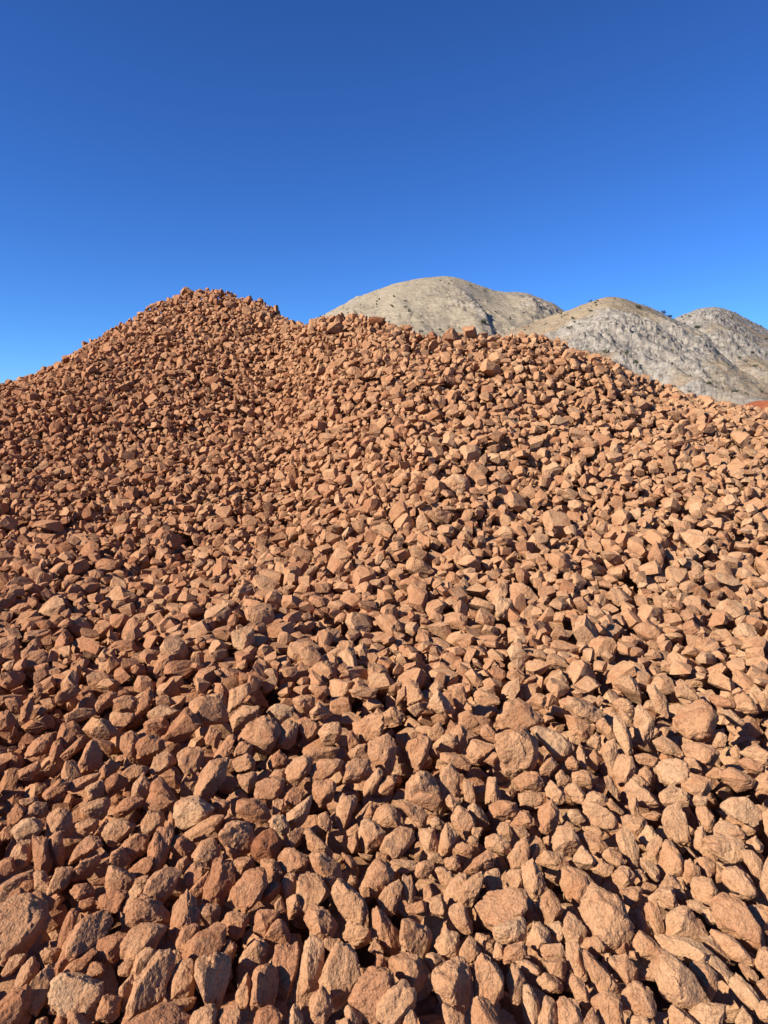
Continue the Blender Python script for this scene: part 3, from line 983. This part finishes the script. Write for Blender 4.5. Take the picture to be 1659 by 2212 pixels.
TONE = {'E1': .02, 'G22': .1, 'B34': .08, 'A40': .2, 'E14': .55, 'A19': .95, 'F13': .97, 'B13': .98, 'C6': .62, 'G19': .2, 'H2': .95, 'I3': .9, 'B18': .75,
        'E3': .9, 'A31': .7, 'F3': .9, 'F9': .85, 'J2': .95, 'K1': .0, 'K3': .1, 'H24': .85, 'D27': .5, 'D22': .8, 'D3': .9, 'I15': .95, 'E38': .9}
hero_rocks = []
for n, (key, S) in enumerate(heroes):
    rs = np.random.default_rng(1000 + n)
    x0, y0 = S.min(0)
    x1, y1 = S.max(0)
    area = 0.5 * abs(np.dot(S[:, 0], np.roll(S[:, 1], 1)) - np.dot(S[:, 1], np.roll(S[:, 0], 1)))
    c = np.array([(x0 + x1) / 2, (y0 + y1) / 2]) * 0.5 + S.mean(0) * 0.5
    r = ray(*c)
    got = hit(c[0], c[1])
    if got is None:
        # on the skyline: stand it on the crest below it
        got = hit(c[0], y1 + 6)
        for dy in range(8, 60, 4):
            if got is None:
                got = hit(c[0], y1 + dy)
    P0, s0 = got
    px = s0 / FPX
    size = math.sqrt(area) * px
    lift = (0.12 if key[0] == 'J' else 0.30) * size
    g2 = hit(c[0], c[1], lift)
    s0 = g2[1] if g2 is not None else s0
    px = s0 / FPX
    C = EYE + s0 * r
    q = (S - c) * px
    q[:, 1] *= -1
    hw = np.abs(q).max(0)
    dep = np.clip(0.92 * min(hw) * rs.uniform(0.8, 1.15), 0.35 * max(hw), None)
    fr = r / np.linalg.norm(r)
    ax = RIGHT - fr * (RIGHT @ fr)
    ax /= np.linalg.norm(ax)
    ay = np.cross(ax, fr)
    ay = ay if ay[2] > 0 else -ay
    pts = []
    for p in q:
        pts.append((p[0], p[1], rs.uniform(-0.25, 0.3) * dep))
    if rs.uniform() < 0.55:                           # a broad flat face turned to the viewer, tilted
        tx, ty = rs.normal(0, 0.34), rs.normal(-0.05, 0.32)
        kk = rs.uniform(0.55, 0.80)
        off = rs.normal(0, 0.10, 2) * hw
        for p in q:
            k2 = kk * rs.uniform(0.85, 1.1)
            x_, y_ = p[0] * k2 + off[0], p[1] * k2 + off[1]
            pts.append((x_, y_, dep * (0.68 + tx * x_ / hw[0] + ty * y_ / hw[1])))
    else:                                              # or a few corners and ridges
        nf = rs.integers(2, 4)
        a0 = rs.uniform(0, 6.28)
        for k in range(nf):
            a_ = a0 + k * 6.28 / nf + rs.uniform(-.5, .5)
            kk = rs.uniform(0.25, 0.62)
            j = q[np.argmax(q @ np.array([math.cos(a_), math.sin(a_)]))]
            pts.append((j[0] * kk, j[1] * kk, dep * rs.uniform(0.65, 1.0)))
    for k in range(4):
        j = q[(k * len(q)) // 4]
        kk = rs.uniform(0.3, 0.7)
        pts.append((j[0] * kk, j[1] * kk, -dep * rs.uniform(0.7, 1.0)))
    sc3 = np.array([hw[0], hw[1], dep])
    pts = np.array(pts) / sc3
    big = max(x1 - x0, y1 - y0)
    lod = 4 if big > 92 else 3
    L, F = rock_surface(pts, lod, 90, 0.15, 200 + n, 9)
    L = L * sc3 * 1.12
    W = L[:, :1] * ax + L[:, 1:2] * ay + L[:, 2:3] * (-fr)
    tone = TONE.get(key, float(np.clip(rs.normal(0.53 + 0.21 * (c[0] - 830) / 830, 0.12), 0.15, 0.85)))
    if key not in ('E1', 'K1', 'K3', 'G22'):
        tone = min(max(tone, 0.2), 0.86)
    hero_rocks.append(dict(key=key, S=S, c=c, area=area, C=C, V=W, F=F, tone=tone, x0=x0, x1=x1, y0=y0, y1=y1))

# ------------------------------------------------------------------ the rest of the pile, dropped stone by stone on a height map
RES = 0.02
X0, X1, Y0, Y1 = -11.0, 10.0, 0.7, 16.4
nx, ny = int((X1 - X0) / RES), int((Y1 - Y0) / RES)
GX, GY = np.meshgrid(X0 + (np.arange(nx) + .5) * RES, Y0 + (np.arange(ny) + .5) * RES)
SURF = surf(GX, GY)
HM = SURF - np.where(GY > 9, 0.10, np.where(GY > 4.2, 0.20, 0.36))
# where rocks are picked out singly the bed under them lies deeper
COVER = np.zeros_like(HM, dtype=bool)
for h in hero_rocks:
    C, V = h['C'], h['V']
    ex = np.abs(V[:, :2]).max(0) * 0.95 + 0.01
    i0, i1 = int((C[0] - ex[0] - X0) / RES), int((C[0] + ex[0] - X0) / RES)
    j0, j1 = int((C[1] - ex[1] - Y0) / RES), int((C[1] + ex[1] - Y0) / RES)
    i0, j0 = max(i0, 0), max(j0, 0)
    COVER[j0:j1, i0:i1] = True
yfar = hit(829, 2752 * 0.54)[0][1]
ZONE = (GY < yfar) & (np.abs(GX) < 0.60 * GY + 0.1)

PROTO = []
for k in range(36):
    rs = np.random.default_rng(500 + k)
    p = block_points(rs)
    ratio = np.array([1.0, rs.uniform(0.62, 0.95), rs.uniform(0.42, 0.75)])
    lods = {}
    N, D, HV, HF = hull_planes(p)
    V, F = HV.copy(), HF.copy()
    lods[0] = (V * ratio * 0.53, F)
    for lv in (1, 2, 3):
        E = np.sort(np.concatenate([F[:, [0, 1]], F[:, [1, 2]], F[:, [2, 0]]]), axis=1)
        U, inv = np.unique(E, axis=0, return_inverse=True)
        inv = inv.ravel().reshape(3, -1) + len(V)
        mid = (V[U[:, 0]] + V[U[:, 1]]) / 2
        F = np.concatenate([np.stack([F[:, 0], inv[0], inv[2]], 1), np.stack([inv[0], F[:, 1], inv[1]], 1),
                            np.stack([inv[2], inv[1], F[:, 2]], 1), np.stack([inv[0], inv[1], inv[2]], 1)])
        V = np.concatenate([V, mid])
        Q = V + k * 3.7
        rad = np.linalg.norm(V, axis=1)[:, None]
        wear = 0.26
        sm = V * (1 - wear) + V / rad * wear * 0.98                       # worn corners
        K = 1 + 0.12 * fbm(Q * 1.5, 2, k) + 0.13 * fbm(Q * 3.8, 3, k + 40, 0.65)
        lods[lv] = (sm * K[:, None] * ratio * 0.53, F)
    PROTO.append((lods, ratio))

def euler_align(nrm, spin, tilt, rs):
    nn = nrm + rs.normal(0, tilt, 3)
    nn /= np.linalg.norm(nn)
    t = np.array([math.cos(spin), math.sin(spin), 0])
    t -= nn * (t @ nn)
    t /= np.linalg.norm(t)
    return np.stack([t, np.cross(nn, t), nn], 1)

CT = np.array([(x - 829.5) / FPX / 1.02 for x, *_ in COLS])
CD = np.array([c[2] for c in COLS])
def crest(x, y):
    return np.interp(x / y, CT, CD)
GRADY, GRADX = np.gradient(SURF, RES)
placed = []
rs = np.random.default_rng(77)
def drop(x, y, s, cands, spread, limit, tilt=0.55):
    best = None
    pk = rs.integers(len(PROTO))
    ratio = PROTO[pk][1]
    i, j = int((x - X0) / RES), int((y - Y0) / RES)
    if not (3 < i < nx - 3 and 3 < j < ny - 3):
        return False
    nrm = np.array([-GRADX[j, i], -GRADY[j, i], 1.0])
    R = euler_align(nrm / np.linalg.norm(nrm), rs.uniform(0, 6.28), tilt, rs)
    A = R * (ratio * 0.5 * s)[None, :]
    ext = np.sqrt((A ** 2).sum(1))                     # half extents of the turned stone
    ri, rj = max(1, int(ext[0] / RES + .5)), max(1, int(ext[1] / RES + .5))
    uu, vv = np.meshgrid(np.arange(-ri, ri + 1) * RES / ext[0], np.arange(-rj, rj + 1) * RES / ext[1])
    rr = uu * uu + vv * vv
    ins = rr < 1
    dome = np.sqrt(np.clip(1 - rr, 0, 1)) * ext[2] * 0.9
    for _ in range(cands):
        ci, cj = i + rs.integers(-spread, spread + 1), j + rs.integers(-spread, spread + 1)
        a, b_, c_, d_ = cj - rj, cj + rj + 1, ci - ri, ci + ri + 1
        if a < 0 or c_ < 0 or b_ > ny or d_ > nx:
            continue
        patch = HM[a:b_, c_:d_]
        need = (patch + dome)[ins]
        zc = 0.8 * need.max() + 0.2 * np.partition(need, int(len(need) * .8))[int(len(need) * .8)]
        e = zc - SURF[cj, ci]
        if best is None or e < best[0]:
            best = (e, ci, cj, zc, (a, b_, c_, d_))
    if best is None or best[0] > limit(best[1], best[2], ext[2]):
        return False
    e, ci, cj, zc, (a, b_, c_, d_) = best
    HM[a:b_, c_:d_] = np.where(ins, np.maximum(HM[a:b_, c_:d_], zc + dome * 0.92), HM[a:b_, c_:d_])
    placed.append((X0 + (ci + .5) * RES, Y0 + (cj + .5) * RES, zc, pk, s, R, (a, b_, c_, d_), ext[2]))
    return True

def spot():
    while True:
        y = Y0 + (Y1 - Y0) * math.sqrt(rs.uniform(0.0, 1))
        x = rs.uniform(-1, 1) * (0.66 * y + 0.5)
        if X0 < x < X1:
            return x, y

lim_up = lambda i, j, c: (-0.16 - c * 0.3) if COVER[j, i] else (-0.045 - 0.3 * c) if ZONE[j, i] else float(np.interp(Y0 + j * RES, [yfar, yfar + 2.6], [-0.01, 0.095]))
lim_pit = lambda i, j, c: (-0.20) if COVER[j, i] else -0.01
def mean_size(x, y):
    t = x / y
    far = np.interp(y, [5.0, 7.0, 10.0, 15.0], [0.132, 0.110, 0.092, 0.088])
    left = np.interp(y, [6.0, 8.5, 11.0], [0.115, 0.088, 0.080])
    k = np.clip((-0.02 - t) / 0.16, 0, 1)
    return far * (1 - k) + left * k
for q in range(84000):
    x, y = spot()
    s = float(np.clip(rs.lognormal(math.log(mean_size(x, y)), 0.37), 0.055, 0.30))
    s = min(s, float(np.interp(y, [4.0, 7.5], [0.185, 0.30])))
    i, j = int((x - X0) / RES), int((y - Y0) / RES)
    if not (0 <= j < ny and 0 <= i < nx) or HM[j, i] - SURF[j, i] > 0.02 or y > crest(x, y) + 0.45:
        continue
    if COVER[j, i]:
        if q % 2:
            continue
        s = min(s, 0.15)
    elif ZONE[j, i]:
        s = min(s, 0.14)
    drop(x, y, s, 2, 4, lim_up)
for _ in range(500):
    x, y = spot()
    drop(x, y, float(rs.uniform(0.04, 0.09)), 4, 4, lim_pit, 0.9)
print('dropped stones', len(placed))

# ------------------------------------------------------------------ names and labels of the picked-out rocks
LAND = {
 'A1': ('big rounded boulder cut off by the left edge near the bottom', 'big boulder on the left edge'),
 'A4': ('blocky boulder with a wide shaded right face beside the left edge boulder', 'blocky boulder with shaded right face'),
 'A19': ('broad yellowish lumpy rock near the bottom left corner', 'yellowish lumpy rock'),
 'A27': ('tall flat-fronted rectangular block at the bottom, left of centre', 'tall rectangular block'),
 'A31': ('wide-topped rock tapering to a narrow foot, right of the tall rectangular block', 'narrow-footed rock'),
 'A11': ('broad light tan rock with a sloping left shoulder, lower left', 'sloping light tan rock'),
 'A40': ('dark grainy rock filling the bottom left corner', 'dark corner rock'),
 'B18': ('tall narrow upright stone at the bottom, left of centre', 'tall narrow upright stone'),
 'B19': ('large craggy oval rock at the bottom beside the tall narrow stone', 'large craggy oval rock'),
 'B24': ('tilted grainy kite-shaped slab at bottom centre', 'kite-shaped slab'),
 'B28': ('large craggy boulder with a narrow base at bottom, right of centre', 'craggy narrow-based boulder'),
 'B29': ('upright flat-fronted stone right of the craggy narrow-based boulder', 'upright flat-fronted stone'),
 'B23': ('shield-shaped rock with a flat front at bottom centre', 'shield-shaped rock'),
 'B6': ('leaning tooth-shaped rock in the lower centre', 'tooth-shaped rock'),
 'B4': ('long leaning stone with a pointed top, lower centre left', 'pointed leaning stone'),
 'B12': ('broad chunky boulder in the lower centre, right half', 'broad chunky boulder'),
 'C6': ('huge flat egg-shaped slab, largest rock at the lower right', 'huge egg-shaped slab'),
 'C19': ('huge long oval boulder leaning left near the bottom right corner', 'huge leaning oval boulder'),
 'C12': ('big smooth-faced block near the right edge, low down', 'big smooth-faced block'),
 'C10': ('wide flat-bottomed trapezoid rock left of the big smooth-faced block', 'trapezoid rock'),
 'C38': ('round-bellied rock at the bottom, left of the huge leaning oval boulder', 'round-bellied rock'),
 'C25': ('long leaf-shaped slab leaning left, at the bottom under the egg-shaped slab', 'leaf-shaped slab'),
 'C16': ('long low wavy-topped rock above the huge leaning oval boulder', 'long low rock'),
 'C21': ('narrow leaning stone close to the bottom right corner', 'narrow leaning stone'),
 'F31': ('drop-shaped rock with a pointed top, lower right half', 'drop-shaped rock'),
 'F30': ('tall wedge-shaped rock left of the drop-shaped rock', 'tall wedge rock'),
 'F15': ('wide rounded grainy slab near the right edge, lower third', 'rounded grainy slab'),
 'F13': ('yellowish rounded boulder near the right edge', 'yellowish boulder near the right edge'),
 'F11': ('tall pillar-like slab in the lower right', 'pillar-like slab'),
 'F24': ('pyramid-shaped rock with a sharp ridge, lower right', 'sharp-ridged pyramid rock'),
 'F43': ('large blunt rock near the right edge below the rounded grainy slab', 'large blunt rock'),
 'F4': ('wide flat-faced rock with a ragged right end, right of centre', 'wide ragged-ended rock'),
 'F20': ('rounded blocky rock above the drop-shaped rock', 'rounded blocky rock'),
 'E1': ('dark red-brown grainy rock with a rounded top, left of centre', 'dark red-brown rock'),
 'D40': ('large rock with a long sloping left side, lower left of centre', 'large sloping rock'),
 'E33': ('large smooth-fronted block with a shaded right side, left of centre', 'large smooth-fronted block'),
 'E30': ('broad rough rock leaning right, left of centre', 'broad right-leaning rock'),
 'E37': ('broad rough tan rock in the lower centre', 'broad rough rock'),
 'E24': ('heart-shaped rock in the lower centre', 'heart-shaped rock'),
 'E7': ('rock tapering to a point at its foot, lower centre', 'down-pointing rock'),
 'D27': ('round knobbly boulder, left of centre', 'round knobbly boulder'),
 'D38': ('tall five-sided slab, left of centre', 'five-sided slab'),
 'D35': ('large angular rock with a pointed upper right, lower left', 'large angular rock'),
 'D23': ('tall narrow slab standing upright, left half', 'tall standing slab'),
 'D22': ('broad round-topped boulder, left half', 'broad round-topped boulder'),
 'D12': ('long upright splinter of rock near the left edge', 'long upright splinter'),
 'D11': ('wide cup-shaped rock in the left half', 'cup-shaped rock'),
 'G1': ('broad brown flat-topped boulder, largest in the middle left', 'broad flat-topped boulder'),
 'G47': ('long slanting stone below the broad flat-topped boulder', 'long slanting stone'),
 'G6': ('rock with a wide top and pointed foot, middle left', 'wide-topped rock'),
 'G5': ('rounded pale rock in the middle left', 'rounded pale rock'),
 'G8': ('rounded ridge-backed rock in the middle left', 'ridge-backed rock'),
 'H1': ('broad brown four-cornered rock in the middle', 'broad four-cornered rock'),
 'H8': ('large blocky rock near the picture centre line', 'large blocky rock'),
 'H11': ('tall tapering slab at the centre of the rock field', 'tall tapering slab'),
 'H18': ('large rough dark-sided rock just below the tall tapering slab', 'large rough rock'),
 'H19': ('smooth upright almond-shaped stone, right of centre', 'almond-shaped stone'),
 'H13': ('wide low rock with a raised right end, centre left', 'wide low rock'),
 'I1': ('big smooth pyramid-shaped boulder, right of centre', 'big pyramid-shaped boulder'),
 'I2': ('large craggy boulder directly below the big pyramid-shaped boulder', 'large craggy boulder'),
 'I10': ('biggest round flat-faced boulder in the middle right', 'biggest round boulder'),
 'I11': ('wide oval rock just below the biggest round boulder', 'wide oval rock'),
 'I6': ('tall smooth spearhead-shaped stone in the middle right', 'spearhead stone'),
 'I4': ('long wedge-shaped rock sloping right, middle right', 'long sloping wedge'),
 'I15': ('yellowish streaked boulder, middle right', 'streaked boulder'),
 'I18': ('low broad rock with a peaked top near the right edge', 'low peaked rock'),
}
def shape_words(S):
    q = S - S.mean(0)
    w, v = np.linalg.eigh(q.T @ q)
    asp = math.sqrt(w[1] / max(w[0], 1e-6))
    ang = math.degrees(math.atan2(-v[1, 1], v[0, 1])) % 180
    n = len(S)
    if asp > 1.75:
        if 65 < ang < 115:
            return 'narrow upright'
        if ang < 25 or ang > 155:
            return 'long low'
        return 'slanting, right-leaning' if ang < 90 else 'slanting, left-leaning'
    if asp > 1.3:
        if 60 < ang < 120:
            return 'upright'
        if ang < 30 or ang > 150:
            return 'wide'
        return 'right-leaning' if ang < 90 else 'left-leaning'
    return {3: 'three-cornered', 4: 'four-cornered', 5: 'five-cornered'}.get(n, 'roundish')

def tone_word(t):
    return 'dark brown' if t < .2 else 'reddish tan' if t < .42 else 'tan' if t < .68 else 'light tan' if t < .9 else 'yellowish'

order = sorted(hero_rocks, key=lambda h: -h['area'])
single = [h for h in order if h['key'][0] in 'KJ'] + [h for h in order if h['key'][0] not in 'KJ']
single = single[:300]
marks = [h for h in single if h['key'] in LAND]
KJ = {'K1': 'dark red block on the skyline at the end of the middle ridge', 'K2': 'pale lump on the skyline right of the dark red block',
      'K3': 'dark lone stone standing on the skyline in the dip of the ridge', 'K4': 'pointed peak stone on the skyline in the centre of the ridge',
      'J1': 'large block high on the slope, middle of the pile', 'J2': 'yellowish flat boulder on the upper slope near the centre',
      'J3': 'greyish flat rock on the middle slope, right of centre', 'J4': 'upright light rock on the middle slope right of centre',
      'J5': 'large rounded rock on the middle slope, right of centre', 'J6': 'wedge-shaped tan rock left of centre on the lower slope',
      'J7': 'down-pointing wedge of rock on the lower slope, left half', 'J8': 'squarish rock on the left slope at middle height'}
DIRS = ['right of', 'at the upper right of', 'above', 'at the upper left of', 'left of', 'at the lower left of', 'below', 'at the lower right of']
used = {}
for h in single:
    if h['key'] in LAND:
        h['label'] = LAND[h['key']][0]
    elif h['key'] in KJ:
        h['label'] = KJ[h['key']]
    if 'label' in h:
        used[h['label']] = 1
for h in single:
    if 'label' in h:
        continue
    near = sorted(marks, key=lambda m: np.hypot(*(m['c'] - h['c'])))
    done = False
    for m in near[:4]:
        d = h['c'] - m['c']
        sec = int(round(math.degrees(math.atan2(-d[1], d[0])) / 45)) % 8
        side = 'small ' if h['area'] < 900 else ''
        for lab in (f"{side}{shape_words(h['S'])} rock {DIRS[sec]} the {LAND[m['key']][1]}",
                    f"{side}{shape_words(h['S'])} {tone_word(h['tone'])} rock {DIRS[sec]} the {LAND[m['key']][1]}"):
            if lab not in used and len(lab.split()) <= 16:
                used[lab] = 1
                h['label'] = lab
                done = True
                break
        if done:
            break
    if not done:
        m = near[0]
        h['label'] = f"{shape_words(h['S'])} {tone_word(h['tone'])} rock farther out {DIRS[sec]} the {LAND[m['key']][1]}"
for h in single:
    me = mesh_np('rock', h['V'], h['F'], ROCK, False, {'tone': np.full(len(h['V']), h['tone'])})
    link('rock', me, loc=h['C'], label=h['label'], category='rock', group='larger rocks picked out on the front of the pile')

# everything else on the pile: one mass of stones
chunks_V, chunks_F, chunks_T, chunks_S = [], [], [], []
base = 0
def push(V, F, tone, smooth):
    global base
    chunks_V.append(V.astype(np.float32))
    chunks_F.append(F + base)
    chunks_T.append(np.full(len(V), tone, dtype=np.float32))
    chunks_S.append(np.full(len(F), smooth))
    base += len(V)
names1 = {h['key'] for h in single}
for h in hero_rocks:
    if h['key'] not in names1:
        push(h['V'] + h['C'], h['F'], h['tone'], False)
ntri = 0
for (x, y, z, pk, s, R, (a, b_, c_, d_), ez) in placed:
    pt = HM[a:b_, c_:d_]
    if (pt < z + 0.35 * ez).mean() < 0.06 and (pt > z + ez * 0.95).mean() > 0.8:
        continue                                       # buried, nothing of it shows
    pxs = s / y * FPX
    i, j = int((x - X0) / RES), int((y - Y0) / RES)
    lod = 1 if COVER[j, i] and y < 4.3 else 2 if pxs > 54 else (1 if pxs > 17 else 0)
    V, F = PROTO[pk][0][lod]
    W = (V * s) @ R.T + np.array([x, y, z])
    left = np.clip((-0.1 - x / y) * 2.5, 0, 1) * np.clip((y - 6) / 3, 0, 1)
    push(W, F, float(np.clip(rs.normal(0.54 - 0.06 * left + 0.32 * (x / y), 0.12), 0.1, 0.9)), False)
me = mesh_np('loose_rocks', np.concatenate(chunks_V), np.concatenate(chunks_F), ROCK, np.concatenate(chunks_S), {'tone': np.concatenate(chunks_T)})
link('loose_rocks', me, kind='stuff', label='mass of broken orange-brown rocks heaped into the pile', category='rocks')
print('stone triangles', len(me.polygons), 'singles', len(single))

# ------------------------------------------------------------------ dry branches lying on the right slope
WOOD = make_earth_mat('dry_wood', (0.17, 0.06, 0.032), (0.30, 0.12, 0.065), 40, 0.4)
def tube(pts, r0, r1, sides=6):
    pts = np.array(pts)
    t = np.linspace(0, len(pts) - 1, (len(pts) - 1) * 5 + 1)
    P = np.stack([np.interp(t, np.arange(len(pts)), pts[:, k]) for k in range(3)], 1)
    for _ in range(3):
        P[1:-1] = (P[:-2] + 2 * P[1:-1] + P[2:]) / 4
    V, F = [], []
    for i, p in enumerate(P):
        d = P[min(i + 1, len(P) - 1)] - P[max(i - 1, 0)]
        d /= np.linalg.norm(d) + 1e-9
        a = np.cross(d, [0.1, 0.2, 1.0]); a /= np.linalg.norm(a)
        b_ = np.cross(d, a)
        r = r0 + (r1 - r0) * i / (len(P) - 1)
        for s in range(sides):
            th = 6.283 * s / sides
            V.append(p + r * (math.cos(th) * a + math.sin(th) * b_))
    for i in range(len(P) - 1):
        for s in range(sides):
            s2 = (s + 1) % sides
            F.append((i * sides + s, i * sides + s2, (i + 1) * sides + s2, (i + 1) * sides + s))
    return np.array(V), np.array(F)
def on_rocks(px, py, lift):
    x, y = 0.54 * (2400 + px / 2.469), 0.54 * (1550 + py / 2.469)
    return hit(x, y, 0.10 + lift)[0]
BR = [([(1085, 280, .10), (1075, 340, .12), (1040, 390, .10), (1000, 440, .06), (960, 490, .03)], .011),
      ([(960, 520, .02), (860, 540, .05), (740, 560, .05), (640, 590, .03), (560, 640, .0)], .010),
      ([(930, 510, .02), (820, 530, .06), (700, 555, .04), (600, 600, .02)], .008),
      ([(1010, 480, .03), (950, 510, .05), (900, 500, .03), (850, 490, .02)], .007),
      ([(840, 560, .04), (740, 580, .06), (660, 620, .05), (620, 670, .02)], .007),
      ([(560, 650, .02), (610, 675, .05), (690, 690, .04)], .007),
      ([(1040, 400, .08), (1000, 450, .07), (930, 470, .05), (880, 480, .02)], .006)]
root = bpy.data.objects.new('dry_branch', None)
base_pt = on_rocks(800, 560, 0)
root.location = base_pt
col.objects.link(root)
root['label'] = 'dry reddish twiggy branches lying on the rocks at the right'
root['category'] = 'branch'
for pts, r0 in BR:
    V, F = tube([on_rocks(a, b_, c_) - base_pt for a, b_, c_ in pts], r0, r0 * 0.45)
    link('twig', mesh_np('twig', V, F, WOOD, True), parent=root)

# ------------------------------------------------------------------ shrubs on the hills
LEAF = make_earth_mat('shrub_leaf', (0.028, 0.036, 0.018), (0.07, 0.078, 0.038), 0.8, 0.2)
BARK = make_earth_mat('shrub_bark', (0.05, 0.035, 0.025), (0.09, 0.06, 0.04), 2, 0.2)
def shrub_mesh(seed, n, w, h, k0=0.05, k1=0.11):
    r = np.random.default_rng(seed)
    cl = r.normal(size=(7, 3)) * [0.32, 0.32, 0.2] + [0, 0, 0.55]
    V, F = [], []
    for _ in range(n):
        c = cl[r.integers(7)] + r.normal(size=3) * 0.16
        a, b_ = r.normal(size=3), r.normal(size=3)
        a /= np.linalg.norm(a); b_ -= a * (a @ b_); b_ /= np.linalg.norm(b_)
        k = r.uniform(k0, k1)
        i = len(V)
        V += [c + a * k, c + b_ * k * .6, c - a * k, c - b_ * k * .6]
        F.append((i, i + 1, i + 2, i + 3))
    return np.array(V) * [w, w, h], np.array(F)
SHRUBS = [('M1', 1045, 698, 'round dark shrub at the foot of the far mountain above the pile'),
          ('M2', 1436, 672, 'round bush standing on the middle hill skyline right shoulder'),
          ('M2', 1380, 668, 'dark bush near the top of the middle hill, right side'),
          ('M2', 1360, 772, 'wide green bush on the middle hill face above the pile'),
          ('M2', 1505, 712, 'large dark bush where the middle hill meets the right hill'),
          ('M2', 1450, 684, 'dark bush on the skyline saddle beside the right hill'),
          ('M3', 1612, 772, 'dark shrub on the middle of the right hill face'),
          ('M2', 1590, 852, 'green bush at the hill foot above the red earth'),
          ('M2', 1578, 850, 'dark bush left of the green bush at the hill foot'),
          ('M2', 1535, 830, 'shrub at the hill foot just above the pile edge'),
          ('M2', 1325, 742, 'dark shrub low on the left face of the middle hill')]
def on_hill(which, x, y):
    G = {'M1': M1V, 'M2': M2V, 'M3': M3V}[which]
    d = G - EYE
    f = d @ FWD
    sx = 829.5 + FPX * (d @ RIGHT) / f
    sy = 1106 - FPX * (d @ UP) / f
    n = G.shape[0]
    e = (sx - x) ** 2 + (sy - y) ** 2
    e[: int(n * 0.26)] += 1e6
    return G[np.unravel_index(np.argmin(e), e.shape)]
for k, (which, x, y, lab) in enumerate(SHRUBS):
    p = on_hill(which, x, y)
    sz = (4.0, 2.8, 3.6, 5.0, 4.4, 2.8, 3.6, 4.2, 3.8, 3.4, 3.2)[k] * p[1] / 620 * 0.95
    o = link('shrub', None, loc=p - np.array([0, 0, 0.3]), label=lab, category='shrub', group='shrubs scattered on the hills')
    V, F = shrub_mesh(40 + k, 420, sz * (1.7 if k == 3 else 1.1), sz)
    link('foliage', mesh_np('foliage', V, F, LEAF), parent=o)
    V, F = tube([(0, 0, -0.6), (0.1 * sz, 0, 0.25 * sz), (0.05 * sz, 0.1 * sz, 0.6 * sz)], 0.07 * sz, 0.03 * sz)
    link('stem', mesh_np('stem', V, F, BARK), parent=o)
VV, FF, nb = [], [], 0
rs2 = np.random.default_rng(5)
for G, cnt, lo, hi in ((M1V, 240, 1.8, 4.0), (M2V, 420, 0.6, 1.9), (M3V, 380, 0.9, 2.4)):
    n, m, _ = G.shape
    for _ in range(cnt):
        i, j = rs2.integers(int(n * .26), int(n * .9)), rs2.integers(5, m - 5)
        sz = lo + (hi - lo) * rs2.uniform() ** 3
        V, F = shrub_mesh(int(rs2.integers(1e6)), 34, sz * 1.2, sz * 1.05, 0.2, 0.34)
        VV.append(V * [1, 1, 1] + G[i, j]); FF.append(F + nb); nb += len(V)
link('hill_scrub', mesh_np('hill_scrub', np.concatenate(VV), np.concatenate(FF), LEAF), kind='stuff', label='small dark scrub dotted over the hills', category='scrub')
